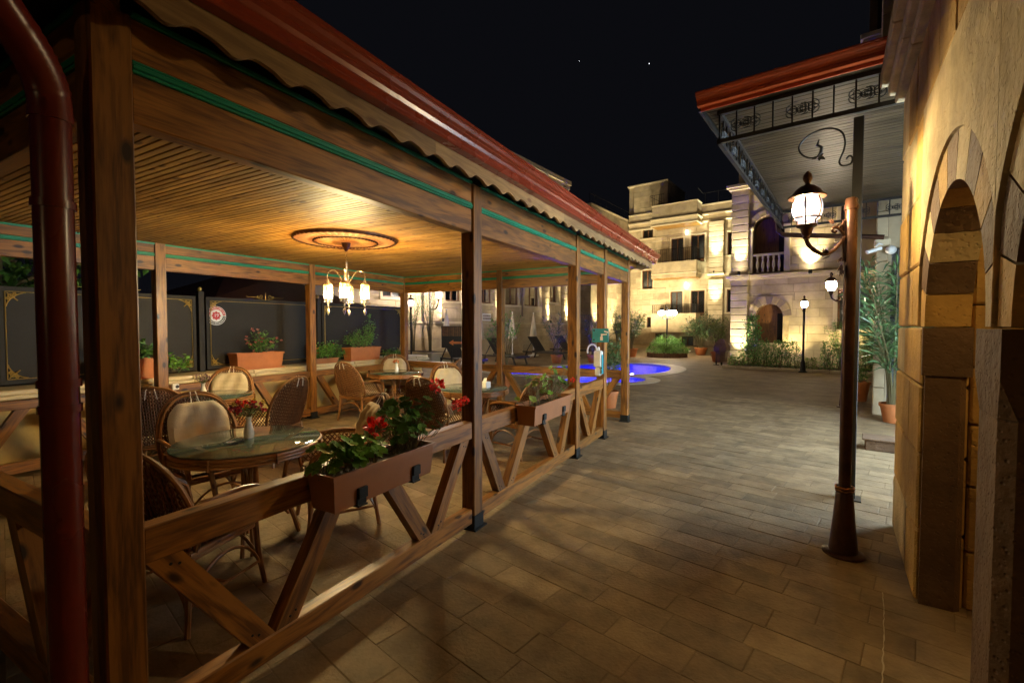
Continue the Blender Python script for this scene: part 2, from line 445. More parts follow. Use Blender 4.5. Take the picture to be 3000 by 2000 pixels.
def panemat(name, c, s, tr):
    m, t, b = newmat(name); out = t.nodes["Material Output"]
    e = N(t, "ShaderNodeEmission"); e.inputs[0].default_value = (*c, 1)
    tc = N(t, "ShaderNodeTexCoord"); nz = N(t, "ShaderNodeTexNoise", i_Scale=9.0); t.links.new(tc.outputs["Object"], nz.inputs["Vector"])
    mr = N(t, "ShaderNodeMapRange"); mr.inputs[3].default_value = s * .8; mr.inputs[4].default_value = s * 1.15
    t.links.new(nz.outputs["Fac"], mr.inputs[0]); t.links.new(mr.outputs[0], e.inputs[1])
    tp = N(t, "ShaderNodeBsdfTransparent"); tp.inputs[0].default_value = (1, .97, .92, 1)
    mx = N(t, "ShaderNodeMixShader"); mx.inputs[0].default_value = tr
    t.links.new(e.outputs[0], mx.inputs[1]); t.links.new(tp.outputs[0], mx.inputs[2]); t.links.new(mx.outputs[0], out.inputs[0]); return m
MT['lantern'] = panemat("lit_lantern_pane", (.95, .93, 1.0), .33, .5)
MT['globeL'] = panemat("lit_clear_pane", (1, .93, .85), 1.2, .5)
MT['bulb2'] = emit("lit_frosted_bulb", (1, .93, .82), 3)
MT['arcl'] = emit("lit_amber_pane", (1, .66, .24), 42)
MT['globe'] = emit("lit_globe", (1, .82, .58), 38)
MT['spot'] = emit("lit_spot_lens", (1, .88, .62), 60)
MT['bluelamp'] = emit("pool_lamp_lens", (.12, .10, 1), 60)
MT['doorlit'] = emit("lit_door_glass", (.64, .83, 1), 5.5)

def lamp(kind, loc, power, color, radius=.05, parent=None, **kw):
    l = bpy.data.lights.new("lamp_light", kind)
    l.energy = power; l.color = color; l.shadow_soft_size = radius
    for k, v in kw.items(): setattr(l, k, v)
    o = bpy.data.objects.new("lamp_light", l)
    COL.objects.link(o); o.location = loc
    if parent is not None:
        o.parent = parent; o.location = Vector(loc) - Vector(parent.get("_o", (0, 0, 0)))
    return o
def aim(o, d):
    o.rotation_euler = Vector(d).to_track_quat('-Z', 'Y').to_euler()

# ================================================================ GROUND
mb = MB()
mb.add([(-300, -200, -.014), (300, -200, -.014), (300, 500, -.014), (-300, 500, -.014)], [(0, 1, 2, 3)])
# the sheet is cut round the pool further down; far paving pattern comes from the material
def ground_mat():
    m, t, b = newmat("courtyard_paving")
    tc = N(t, "ShaderNodeTexCoord")
    mp = N(t, "ShaderNodeMapping"); mp.inputs["Rotation"].default_value = (0, 0, R(13))
    t.links.new(tc.outputs["Object"], mp.inputs[0])
    br = N(t, "ShaderNodeTexBrick")
    br.inputs["Color1"].default_value = (.235, .169, .092, 1); br.inputs["Color2"].default_value = (.275, .198, .108, 1)
    br.inputs["Mortar"].default_value = (.22, .16, .09, 1)
    br.inputs["Scale"].default_value = 1.0; br.inputs["Mortar Size"].default_value = .008
    br.inputs["Brick Width"].default_value = .405; br.inputs["Row Height"].default_value = .2075
    t.links.new(mp.outputs[0], br.inputs["Vector"])
    nz = N(t, "ShaderNodeTexNoise", i_Scale=1.6, i_Detail=8.0, i_Roughness=.7); t.links.new(tc.outputs["Object"], nz.inputs["Vector"])
    rp = ramp(t, nz.outputs["Fac"], [(.35, (.60, .57, .52)), (.65, (1.0, 1.0, 1.0))])
    mm = N(t, "ShaderNodeMixRGB", blend_type='MULTIPLY'); mm.inputs[0].default_value = 1
    t.links.new(br.outputs["Color"], mm.inputs[1]); t.links.new(rp.outputs[0], mm.inputs[2])
    t.links.new(mm.outputs[0], b.inputs["Base Color"])
    b.inputs["Roughness"].default_value = .5
    n2 = N(t, "ShaderNodeTexNoise", i_Scale=12, i_Detail=5.0); t.links.new(tc.outputs["Object"], n2.inputs["Vector"])
    rr = N(t, "ShaderNodeMapRange"); rr.inputs[3].default_value = .58; rr.inputs[4].default_value = .82
    b.inputs['Specular IOR Level'].default_value = .3
    t.links.new(n2.outputs["Fac"], rr.inputs[0]); t.links.new(rr.outputs[0], b.inputs["Roughness"])
    bp = N(t, "ShaderNodeBump"); bp.inputs["Strength"].default_value = .3; bp.inputs["Distance"].default_value = .006
    t.links.new(br.outputs["Fac"], bp.inputs["Height"]); bp.invert = True
    t.links.new(bp.outputs[0], b.inputs["Normal"])
    return m
MT['court'] = ground_mat()

# pool outlines (plan)
def smooth_closed(pts, k=4):
    n = len(pts); out = []
    for i in range(n):
        p0, p1, p2, p3 = (Vector(pts[(i + j - 1) % n]) for j in range(4))
        for q in range(k):
            t = q / k
            out.append(.5 * ((2 * p1) + (p2 - p0) * t + (2 * p0 - 5 * p1 + 4 * p2 - p3) * t * t + (3 * p1 - p0 - 3 * p2 + p3) * t ** 3))
    return [(p.x, p.y) for p in out]
POOL = smooth_closed([(-8.4, 14.5), (-7.4, 16.0), (-6.4, 18.2), (-5.2, 19.5), (-3.9, 19.6), (-3.1, 18.3), (-3.0, 16.6), (-3.5, 15.35), (-4.6, 14.7), (-6.05, 13.85), (-7.2, 13.45), (-8.1, 13.75)])
KID = smooth_closed([(-5.2, 12.95), (-4.6, 13.95), (-3.7, 14.35), (-3.06, 13.9), (-3.2, 13.05), (-4.2, 12.35), (-4.95, 12.35)])
def offset(poly, d):
    n = len(poly); out = []
    for i in range(n):
        a, b = Vector(poly[i - 1]), Vector(poly[(i + 1) % n])
        t = (b - a).normalized()
        out.append((poly[i][0] - t.y * d, poly[i][1] + t.x * d))      # clockwise loops: left side is outside
    return out
def inside(p, poly):
    x, y = p; c = False; n = len(poly)
    for i in range(n):
        x1, y1 = poly[i]; x2, y2 = poly[i - 1]
        if (y1 > y) != (y2 > y) and x < (x2 - x1) * (y - y1) / (y2 - y1) + x1: c = not c
    return c
# court sheet: a grid with the cells over the water left out, then fitted strips up to the rims
mbg = MB()
def court_sheet():
    outP, outK = offset(POOL, .3), offset(KID, .3)
    # big outer field as 4 rects around the pool box, and a fine grid inside the box
    X0, X1, Y0, Y1 = -9.2, -2.2, 11.8, 20.4
    Z = -.0032
    for (a, b, c, d) in ((-300, 300, -200, Y0), (-300, 300, Y1, 500), (-300, X0, Y0, Y1), (X1, 300, Y0, Y1)):
        mbg.add([(a, c, Z), (b, c, Z), (b, d, Z), (a, d, Z)], [(0, 1, 2, 3)])
    nx, ny = 70, 86
    sx, sy = (X1 - X0) / nx, (Y1 - Y0) / ny
    for i in range(nx):
        for j in range(ny):
            cx, cy = X0 + (i + .5) * sx, Y0 + (j + .5) * sy
            if inside((cx, cy), POOL): continue
            if inside((cx, cy), KID): continue
            x, y = X0 + i * sx, Y0 + j * sy
            mbg.add([(x, y, Z), (x + sx, y, Z), (x + sx, y + sy, Z), (x, y + sy, Z)], [(0, 1, 2, 3)])
court_sheet()
court = tag(mbg.build("courtyard_ground", MT['court'], org=(0, 0, 0)), "paved courtyard ground of grey-brown stone", kind="structure")

# individual paving stones: 0.405 x 0.2075 grid turned 13 degrees
PU_, PV_ = .405, .2075
def tile_shape(L, Wd, seed):
    random.seed(seed)
    g, b = .0016, .0042
    m = MB()
    x, y = L / 2 - g, Wd / 2 - g
    j = lambda: random.uniform(-.002, .002)
    base = [(-x, -y, -.0036), (x, -y, -.0036), (x, y, -.0036), (-x, y, -.0036)]
    mid = [(-x + j(), -y + j(), -.0022), (x + j(), -y + j(), -.0022), (x + j(), y + j(), -.0022), (-x + j(), y + j(), -.0022)]
    top = [(-x + b, -y + b, 0), (x - b, -y + b, 0), (x - b, y - b, 0), (-x + b, y - b, 0)]
    m.add(base + mid + top, [(0, 1, 5, 4), (1, 2, 6, 5), (2, 3, 7, 6), (3, 0, 4, 7), (4, 5, 9, 8), (5, 6, 10, 9), (6, 7, 11, 10), (7, 4, 8, 11), (8, 9, 10, 11)])
    return m
tile_proto = [tile_shape(PU_, PV_, 90 + k) for k in range(5)]
tile_mesh = []
for k in range(5):
    o = tile_proto[k].build("paving_stone", MT['tile'])
    tile_mesh.append(o.data); bpy.data.objects.remove(o)
random.seed(5)
cells = []
yawv = Vector((-math.sin(R(28.83)), math.cos(R(28.83)))); rtv = Vector((math.cos(R(28.83)), math.sin(R(28.83))))
for j in range(-3, 58):
    off = -1.39 if (j % 2 == 0) else -1.60
    off += (.155 if j % 4 == 1 else 0)
    for i in range(-34, 22):
        u, v = off + i * PU_ + PU_ / 2, 1.6285 + (j - 5) * PV_ + PV_ / 2
        p = M13 @ Vector((u, v, 0))
        if p.y > 11.3 or p.y < -.6 or p.x < -7.25 or p.x > 4: continue
        dep = p.x * yawv.x + p.y * yawv.y; lat = p.x * rtv.x + p.y * rtv.y
        if dep < .9 or abs(lat) > dep * 1.2 + .3: continue
        vis = (1 / dep ** 2) * (1.0 if p.x > -2.1 else .35) * (0.2 if (p.x < -2.0 and p.y < .9) or p.x > .95 else 1)
        if 1000 + 1335 * 1.6 / dep - 44 > 2150: vis *= .1
        cells.append((vis, p))
cells.sort(key=lambda c: -c[0])
def tile_xf(p):
    return Matrix.Translation((p.x, p.y, random.uniform(-.0022, .0012))) @ Matrix.Rotation(-R(13) + (math.pi if random.random() < .5 else 0), 4, 'Z') @ Matrix.Rotation(random.uniform(-.004, .004), 4, 'X') @ Matrix.Rotation(random.uniform(-.0025, .0025), 4, 'Y')
for vis, p in cells[:290]:
    o = bpy.data.objects.new("paving_stone", random.choice(tile_mesh))
    COL.objects.link(o); o.matrix_world = tile_xf(p); o.parent = court
fm = MB()
for vis, p in cells[290:]:
    t = random.choice(tile_proto); X = tile_xf(p)
    fm.add([X @ q for q in t.v], t.f)
tag(fm.build("paving_stones", MT['tile'], court), kind="stuff")

# ================================================================ PAVILION
pav = thing("pavilion", (-4.46, 4.2, 0), "long timber pavilion with boarded ceiling, green trim and a red eaves gutter", "pavilion")
FX, BX = -2.02, -6.90            # post rows
NY, EY = 0.73, 7.63              # near and far ends
ZB, ZG, ZU, ZC = 2.325, 2.50, 2.545, 2.692
CEIL = 2.67
PW = .12
def part(m, name, mat, parent=None, smooth=False): return m.build(name, mat, parent or pav, smooth)
def post(x, y, top=ZC):
    m = MB(); m.box(x - PW / 2, x + PW / 2, y - PW / 2, y + PW / 2, .045, top, .006)
    p = part(m, "post", MT['post'])
    s = MB(); w = PW / 2 + .005
    s.box(x - w, x + w, y - w, y + w, .0, .115, .002)
    s.box(x - w - .02, x + w + .02, y - w - .02, y + w + .02, .0, .012)
    s.build("post_shoe", MT['shoe'], p)
    return p
front_posts = [NY, 3.01, 5.24, 6.34, EY]
back_posts = [NY, 3.0, 5.27, EY]
for y in front_posts: post(FX, y)
for y in back_posts: post(BX, y)
post(-4.45, EY); post(-4.45, NY)
# beams: two stacked beams with a green strip between, housed between the posts
def beam(p0, p1, outd):
    p0, p1, outd = Vector(p0), Vector(p1), Vector(outd)
    m = MB(); m.bar(p0 + Vector((0, 0, (ZB + ZG) / 2)), p1 + Vector((0, 0, (ZB + ZG) / 2)), .085, ZG - ZB, bev=.005)
    b = part(m, "lower_beam", MT['post'])
    m = MB()
    for z0, z1, w in ((ZG + .001, ZG + .013, .102), (ZG + .014, ZG + .031, .112), (ZG + .032, ZU - .001, .102)):
        m.bar(p0 + Vector((0, 0, (z0 + z1) / 2)), p1 + Vector((0, 0, (z0 + z1) / 2)), w, z1 - z0, bev=.003)
    part(m, "green_strip", MT['green'])
    m = MB(); m.bar(p0 + Vector((0, 0, (ZU + ZC) / 2)), p1 + Vector((0, 0, (ZU + ZC) / 2)), .085, ZC - ZU - .002, bev=.005)
    part(m, "upper_beam", MT['post'])
    m = MB(); m.bar(p0 + Vector((0, 0, ZC + .012)), p1 + Vector((0, 0, ZC + .012)), .1, .022, bev=.003)
    part(m, "green_strip", MT['green'])
    # thin green bead inside under the ceiling boards
    m = MB(); q = outd * -.052
    m.bar(p0 + q + Vector((0, 0, CEIL - .012)), p1 + q + Vector((0, 0, CEIL - .012)), .018, .02)
    part(m, "green_bead", MT['green'])
def run(xs_or_ys, fixed, axis, outd):
    for a, b in zip(xs_or_ys, xs_or_ys[1:]):
        if axis == 'y': beam((fixed, a + PW / 2 + .001, 0), (fixed, b - PW / 2 - .001, 0), outd)
        else: beam((a + PW / 2 + .001, fixed, 0), (b - PW / 2 - .001, fixed, 0), outd)
run(front_posts, FX, 'y', (1, 0, 0)); run(back_posts, BX, 'y', (-1, 0, 0))
run([BX, -4.45, FX], EY, 'x', (0, 1, 0)); run([BX, -4.45, FX], NY, 'x', (0, -1, 0))
# rails with W braces
RT, RB = .857, .722
def railrun(a, b, fixed, axis, braces, rt=RT):
    P = (lambda t, z: Vector((fixed, t, z))) if axis == 'y' else (lambda t, z: Vector((t, fixed, z)))
    m = MB(); m.bar(P(a + .061, (rt + RB) / 2), P(b - .061, (rt + RB) / 2), .085, rt - RB, bev=.006)
    part(m, "top_rail", MT['post'])
    m = MB(); m.bar(P(a + .061, .108), P(b - .061, .108), .085, .115, bev=.006)
    part(m, "bottom_rail", MT['post'])
    for t0, t1 in braces:                     # from top t0 to bottom t1
        m = MB()
        d = (P(t1, .165) - P(t0, RB)).normalized()
        hw = .05 / max(.2, abs(d.z))
        s_ = 1
        poly = [P(t0 - hw, RB - .0), P(t0 + hw, RB - .0), P(t1 + hw, .1665), P(t1 - hw, .1665)]
        nrm = Vector((1, 0, 0)) if axis == 'y' else Vector((0, 1, 0))
        L = (P(t1, .165) - P(t0, RB)).length; ro = random.uniform(0, 30)
        w = .035
        vs = [q - nrm * w for q in poly] + [q + nrm * w for q in poly]
        gs = [(ro, -.05, -w), (ro, .05, -w), (ro + L, .05, -w), (ro + L, -.05, -w), (ro, -.05, w), (ro, .05, w), (ro + L, .05, w), (ro + L, -.05, w)]
        m.add(vs, [(3, 2, 1, 0), (4, 5, 6, 7), (0, 1, 5, 4), (1, 2, 6, 5), (2, 3, 7, 6), (3, 0, 4, 7)], gs)
        br_o = part(m, "brace", MT['post'])
        if axis == 'y' and fixed > -3:
            sgn = 1 if t1 > t0 else -1
            for (tt, zq) in ((t0 + (t1 - t0) * .05, RB - .035), (t0 + (t1 - t0) * .05 + .03, RB - .045), (t1 - (t1 - t0) * .05, .20), (t1 - (t1 - t0) * .05 - .03 * sgn, .215)):
                ms = MB(Matrix.Translation(P(tt, zq) + nrm * w) @ Matrix.Rotation(R(90), 4, 'Y')); ms.lathe([(.006, -.001), (.006, .002), (.003, .003)], 8); ms.build("screw", MT['shoe'], br_o)
railrun(NY, 3.01, FX, 'y', [(.86, 1.24), (1.70, 1.36), (2.02, 2.39), (2.86, 2.51)])
railrun(3.01, 5.24, FX, 'y', [(3.14, 3.43), (3.98, 3.58), (4.25, 4.63), (5.08, 4.79)])
railrun(5.24, 6.34, FX, 'y', [(5.38, 5.72), (6.2, 5.86)])
for a, b in zip(back_posts, back_posts[1:]):
    L = b - a
    railrun(a, b, BX, 'y', [(a + .14, a + .52), (a + .98, a + .64), (a + L - .98, a + L - .64), (a + L - .14, a + L - .52)], .82)
for a, b in ((BX, -4.45), (-4.45, FX)):
    L = b - a
    railrun(a, b, EY, 'x', [(a + .14, a + .52), (a + .98, a + .64), (a + L - .98, a + L - .64), (a + L - .14, a + L - .52)])
    railrun(a, b, NY, 'x', [(a + .14, a + .52), (a + .98, a + .64), (a + L - .98, a + L - .64), (a + L - .14, a + L - .52)])
# ceiling boards run across
y = NY - .02
k = 0
while y < EY + .02:
    w = .0535
    m = MB(); z = CEIL + random.uniform(-.0015, .0015)
    cut = random.choice((None, None, random.uniform(-5.8, -3.2)))
    segs = [(BX + .05, FX - .05)] if cut is None else [(BX + .05, cut), (cut + .0015, FX - .05)]
    for s0, s1 in segs:
        m.bar((s0, y + w / 2, z + .009), (s1, y + w / 2, z + .009), w - .0075, .018, bev=.0035)
    part(m, "ceiling_board", MT['ceil'])
    y += w; k += 1
m = MB(); m.box(BX - .02, FX + .02, NY - .03, EY + .03, CEIL + .022, CEIL + .03); part(m, "ceiling_backing", MT['dark'])
# roof: hipped brown sheet, only its eaves show from the court
EVX0, EVX1, EVY0, EVY1, EZ = BX - .3, FX + .3, NY - .55, EY + .52, 2.80
m = MB()
rz = 3.75
a, b, c, d = (EVX0, EVY0, EZ), (EVX1, EVY0, EZ), (EVX1, EVY1, EZ), (EVX0, EVY1, EZ)
r0, r1 = ((EVX0 + EVX1) / 2, EVY0 + 2.4, rz), ((EVX0 + EVX1) / 2, EVY1 - 2.4, rz)
m.add([a, b, c, d, r0, r1], [(0, 1, 4), (1, 2, 5, 4), (2, 3, 5), (3, 0, 4, 5)])
roof = part(m, "roof", MT['roof'])
m = MB()      # soffit behind the fascia
m.box(FX + .065, EVX1 - .03, EVY0 + .03, EVY1 - .03, 2.82, 2.826); m.box(EVX0 + .03, BX - .065, EVY0 + .03, EVY1 - .03, 2.82, 2.826)
m.box(BX - .06, FX + .06, EVY0 + .03, NY - .05, 2.82, 2.826); m.box(BX - .06, FX + .06, EY + .05, EVY1 - .03, 2.82, 2.826)
part(m, "soffit", MT['dark'])
# scalloped fascia board
def fascia(p0, p1, outd, ztop=2.75, zbot=2.603, amp=.017, per=.218):
    p0, p1, outd = Vector(p0), Vector(p1), Vector(outd)
    L = (p1 - p0).length; d = (p1 - p0).normalized()
    nb = max(1, int(L / 2.2 + .5))
    for bi in range(nb):
        t0, t1 = L * bi / nb + (.001 if bi else 0), L * (bi + 1) / nb - .001
        n = max(6, int((t1 - t0) / (per / 10)))
        m = MB(); vs, gs = [], []; ro = random.uniform(0, 30)
        for i in range(n + 1):
            t = t0 + (t1 - t0) * i / n
            zb = zbot + amp * math.sin(2 * math.pi * t / per) + .004 * math.sin(4 * math.pi * t / per + .9)
            for off in (-.011, .011):
                for z in (zb, ztop):
                    vs.append(p0 + d * t + outd * off + Vector((0, 0, z))); gs.append((t + ro, z, off))
        fs = []
        for i in range(n):
            q = i * 4
            fs += [(q + 2, q + 6, q + 7, q + 3), (q + 1, q + 5, q + 4, q), (q, q + 4, q + 6, q + 2), (q + 3, q + 7, q + 5, q + 1)]
        fs += [(0, 2, 3, 1), (n * 4, n * 4 + 1, n * 4 + 3, n * 4 + 2)]
        m.add(vs, fs, gs)
        part(m, "fascia_board", MT['fascia'])
fascia((EVX1, EVY0, 0), (EVX1, EVY1, 0), (1, 0, 0)); fascia((EVX1, EVY1, 0), (EVX0, EVY1, 0), (0, 1, 0))
fascia((EVX0, EVY0, 0), (EVX1, EVY0, 0), (0, -1, 0))
# dark corner stub at the eaves end seen against the far house
m = MB(); m.bar((FX, EY + .06, 2.70), (FX, EVY1 - .02, 2.70), .09, .14, bev=.02); part(m, "rafter_end", MT['post'])
m = MB(); m.bar((FX + .06, NY, 2.72), (EVX1 - .02, EVY0 + .25, 2.72), .06, .1); part(m, "rafter_end", MT['post'])
# gutter: ogee section along the street eaves
def gutter(p0, p1, outd, mat, name="gutter", zt=2.832, w=.135, h=.142, parent=None, back=.012, brk=1.9):
    p0, p1, outd = Vector(p0), Vector(p1), Vector(outd)
    prof = [(0, 0), (.0, -h * .96), (.006, -h), (w * .46, -h), (w * .50, -h * .97), (w * .50, -h * .86), (w * .53, -h * .83), (w * .53, -h * .66), (w * .57, -h * .63), (w * .63, -h * .50), (w * .74, -h * .42), (w * .74, -h * .38), (w * .86, -h * .31), (w * .94, -h * .20), (w * .94, -h * .15), (w, -h * .12), (w, 0), (w * .93, .003), (w * .91, -h * .10)]
    m = MB(); n = len(prof)
    A = [p0 + outd * (x + back) + Vector((0, 0, zt + z)) for x, z in prof]
    Bv = [p1 + outd * (x + back) + Vector((0, 0, zt + z)) for x, z in prof]
    m.strip(A, Bv)
    ep = A[:17]; m.add(ep, [tuple(range(17))]); ep = Bv[:17]; m.add(ep, [tuple(range(17))])
    gob = part(m, name, mat, parent, smooth=False)
    L = (p1 - p0).length; d = (p1 - p0).normalized(); k = int(L / brk)
    for i in range(1, k + 1):
        t = L * i / (k + 1); m = MB()
        q0, q1 = p0 + d * (t - .02), p0 + d * (t + .02)
        pr = [(x * 1.0 + back, z) for x, z in prof[2:17]]
        off = .0025
        A2 = [q0 + outd * (x + (off if x > .05 else 0)) + Vector((0, 0, zt + z - (off if z < -h * .8 else 0))) for x, z in pr]
        B2 = [q1 + outd * (x + (off if x > .05 else 0)) + Vector((0, 0, zt + z - (off if z < -h * .8 else 0))) for x, z in pr]
        m.strip(A2, B2); m.build("gutter_joint", mat, gob)
    return gob
gutter((EVX1, EVY0, 0), (EVX1, EVY1 + .05, 0), (1, 0, 0), MT['gutter'])
# downspout beside the near corner post
m = MB()
DX, DY = -1.955, .57
m.tube([(DX, DY, .0), (DX, DY, 2.26)], .048, 24, caps=False)
pipe = part(m, "downspout", MT['gutterN'], smooth=True)
m = MB()
pts = [Vector((DX, DY, 2.19)), Vector((DX, DY, 2.24))]
P0, P1, P2, P3 = Vector((DX, DY, 2.27)), Vector((DX, DY, 2.38)), Vector((DX + .035, DY - .055, 2.43)), Vector((DX + .095, DY - .145, 2.52))
el = bez(P0, P1, P2, P3, 26)
rs = []
for i, q in enumerate(el): rs.append(.052 + (.0022 if (i % 2) and 3 < i < 20 else 0))
m.tube([P0 - Vector((0, 0, .03))] + el, [.052] + rs, 20, caps=False)
m.tube([P3, Vector((-1.70, .2, 2.72))], .049, 20, caps=False)
m.build("elbow", MT['gutterN'], pipe, smooth=True)
for z in (2.25, 1.98, 1.42, 1.34, .4):
    c_ = MB(); c_.tube([(DX, DY, z - .012), (DX, DY, z + .012)], .0535, 20); c_.build("collar", MT['gutterN'], pipe, smooth=True)
# white socket box on the back rail
sk = thing("power_socket", (BX + .05, 3.13, .80), "white power socket fixed to the back rail beside a pavilion post", "socket")
m = MB(); m.box(BX + .0435, BX + .085, 3.09, 3.17, .76, .84, .008); m.build("socket_box", MT['white'], sk)
m = MB(); m.lathe([(.022, 0), (.022, .004)], 14); 
m2 = MB(Matrix.Translation((BX + .085, 3.145, .80)) @ Matrix.Rotation(R(90), 4, 'Y')); m2.lathe([(.022, 0), (.022, .002)], 14); m2.build("socket_hole", MT['black'], sk)

# ================================================================ LOW WALL AND METAL FENCE BEHIND
lw = thing("low_wall", (-7.5, 4.5, 0), "low plastered garden wall with pale stone coping behind the pavilion", "wall")
m = MB(); m.box(-7.72, -7.36, -1.5, 8.75, 0, .80); m.build("wall_face", MT['render'], lw)
yy = -1.5
while yy < 8.7:
    L = min(random.uniform(.85, 1.1), 8.78 - yy)
    m = MB(); m.box(-7.76, -7.13, yy + .003, yy + L - .003, .80, .845, .008); m.box(-7.74, -7.17, yy + .004, yy + L - .004, .845, .90, .012)
    m.build("coping_stone", MT['coping'], lw); yy += L
fen = thing("metal_fence", (-7.62, 4.5, .9), "charcoal sheet metal fence with gold borders and scroll corners on the low wall", "fence")
FXX = -7.62
def orn_curl(m, o, du, dv, s, r=.006):
    # scroll corner ornament built from spirals: o corner, du and dv inward directions
    o, du, dv = Vector(o), Vector(du), Vector(dv)
    for (a, b, k) in ((1, 1, 1.0), (.45, 1.75, .55), (1.75, .45, .55)):
        c = o + du * s * a * .55 + dv * s * b * .55
        pts = []
        for i in range(22):
            t = i / 21; an = t * 4.2 * math.pi / 1.4; rr = s * .42 * k * (1 - t * .8)
            pts.append(c + du * rr * math.cos(an) + dv * rr * math.sin(an))
        m.tube(pts, r, 5)
    m.tube(bez(o + du * s * 2.2, o + du * s * 1.2 + dv * s * .1, o + du * s * .1 + dv * s * 1.2, o + dv * s * 2.2, 8), r, 5)
    m.tube([o + du * .01 + dv * .01, o + du * s * 1.3 + dv * s * 1.3], r, 5)
def fence_panel(y0, y1, zb=.93, zt=2.06):
    m = MB(); m.box(FXX - .012, FXX + .012, y0, y1, zb, zt, .002)
    m.box(FXX - .02, FXX + .022, y0, y1, zb - .0005, zb + .045); m.box(FXX - .02, FXX + .022, y0, y1, zt - .04, zt + .0005)
    m.box(FXX - .0205, FXX + .0225, y0 - .0005, y0 + .045, zb + .045, zt - .04); m.box(FXX - .0205, FXX + .0225, y1 - .045, y1 + .0005, zb + .045, zt - .04)
    p = m.build("panel", MT['panel'], fen)
    m = MB(); q = FXX + .0285; e = .058
    # twisted gold border
    for a, b in (((y0 + e, zb + e), (y1 - e, zb + e)), ((y0 + e, zt - e), (y1 - e, zt - e)), ((y0 + e, zb + e), (y0 + e, zt - e)), ((y1 - e, zb + e), (y1 - e, zt - e))):
        A, B = Vector((q, a[0], a[1])), Vector((q, b[0], b[1])); n = int((B - A).length / .012)
        m.tube([A.lerp(B, i / n) for i in range(n + 1)], [.006 if i % 2 else .0042 for i in range(n + 1)], 5)
    m.build("gold_border", MT['gold'], p)
    for (cy, sy) in ((y0 + e + .006, 1), (y1 - e - .006, -1)):
        for (cz, sz) in ((zb + e + .006, 1), (zt - e - .006, -1)):
            m = MB(); orn_curl(m, (q - .001, cy, cz), (0, sy, 0), (0, 0, sz), .075, .007); m.build("corner_scroll", MT['gold'], p)
    m = MB(); cy = (y0 + y1) / 2
    for sg in (-1, 1):
        pts = [Vector((FXX, cy + sg * (.06 + .045 * (1 - t / 20 * .7) * math.cos(t * .5) + .1 * t / 20), zt + .045 + .04 * (1 - t / 20 * .6) * math.sin(t * .5))) for t in range(21)]
        m.tube(pts, .006, 5)
        m.tube(bez((FXX, cy + sg * .04, zt), (FXX, cy + sg * .2, zt + .08), (FXX, cy + sg * .28, zt + .02), (FXX, cy + sg * .34, zt + .05), 10), .005, 5)
    m.tube([(FXX, cy, zt), (FXX, cy, zt + .13)], [.01, .004], 6)
    m.build("top_scroll", MT['gold'], p)
for y0, y1 in ((-.45, 1.60), (1.72, 3.78), (3.93, 5.90), (6.06, 8.32)): fence_panel(y0, y1)
for yp in (-.52, 1.66, 3.855, 5.98, 8.39):
    m = MB(); m.box(FXX - .04, FXX + .04, yp - .04, yp + .04, .9, 2.14, .004)
    p = m.build("fence_post", MT['panel'], fen)
    m = MB(); m.ball((FXX, yp, 2.175), .032, 12, 8); m.lathe([(.02, 0), (.012, .012)], 10, (FXX, yp, 2.139)); m.build("gold_finial", MT['gold'], p, True)
# round emblem plate fixed on the fence
em = thing("round_sign", (FXX + .03, 4.08, 1.77), "round white sign with a red and black lettered ring and number nineteen", "sign")
ME = Matrix.Translation((FXX + .013, 4.08, 1.77)) @ Matrix.Rotation(R(90), 4, 'Z') @ Matrix.Rotation(R(90), 4, 'X')   # local x->+y, y->z, z->+x
m = MB(ME); m.lathe([(.15, 0), (.15, .004)], 40); m.build("plate", MT['wht'], em)
def annulus(m, r0, r1, a0, a1, z, n=24):
    A = arc((0, 0, z), r0, a0, a1, n, (1, 0, 0), (0, 1, 0)); B = arc((0, 0, z), r1, a0, a1, n, (1, 0, 0), (0, 1, 0)); m.strip(A, B)
m = MB(ME); annulus(m, .100, .142, 3, 177, .0055); m.build("red_ring", MT['reds'], em)
m = MB(ME); annulus(m, .100, .142, 183, 357, .0055); m.build("black_ring", MT['black'], em)
m = MB(ME)
m.add([(.074, 0, .0055), (0, .074, .0055), (-.074, 0, .0055), (0, -.074, .0055)], [(0, 1, 2, 3)])
m.add([(.052, -.052, .0052), (.052, .052, .0052), (-.052, .052, .0052), (-.052, -.052, .0052)], [(0, 1, 2, 3)])
m.build("red_star", MT['reds'], em)
m = MB(ME)
for an, sg in [(x, 1) for x in range(14, 170, 8)] + [(x, -1) for x in range(194, 350, 7)]:
    h = random.choice((.018, .02, .02)); w = random.choice((.003, .004, .006)); d = Vector((math.cos(R(an)), math.sin(R(an)), 0)); t = Vector((-d.y, d.x, 0))
    c_ = d * .121 + Vector((0, 0, .008))
    m.add([c_ - d * h / 2 - t * w, c_ + d * h / 2 - t * w, c_ + d * h / 2 + t * w, c_ - d * h / 2 + t * w], [(0, 1, 2, 3)])
m.build("ring_lettering", MT['wht'], em)
def text_obj(txt, size, M, mat, name, parent, extr=.001):
    cu = bpy.data.curves.new(name, 'FONT'); cu.body = txt; cu.size = size; cu.align_x = 'CENTER'; cu.align_y = 'CENTER'; cu.extrude = extr
    o = bpy.data.objects.new(name, cu); COL.objects.link(o)
    bpy.context.view_layer.update()
    me = bpy.data.meshes.new_from_object(o)
    bpy.data.objects.remove(o)
    me.transform(M); me.transform(Matrix.Translation(-Vector(parent.get("_o", (0, 0, 0)))))
    me.materials.clear(); me.materials.append(mat)
    o = bpy.data.objects.new(name, me); COL.objects.link(o); o.parent = parent
    return o
text_obj("19", .075, ME @ Matrix.Translation((0, .003, .009)), MT['wht'], "number", em)

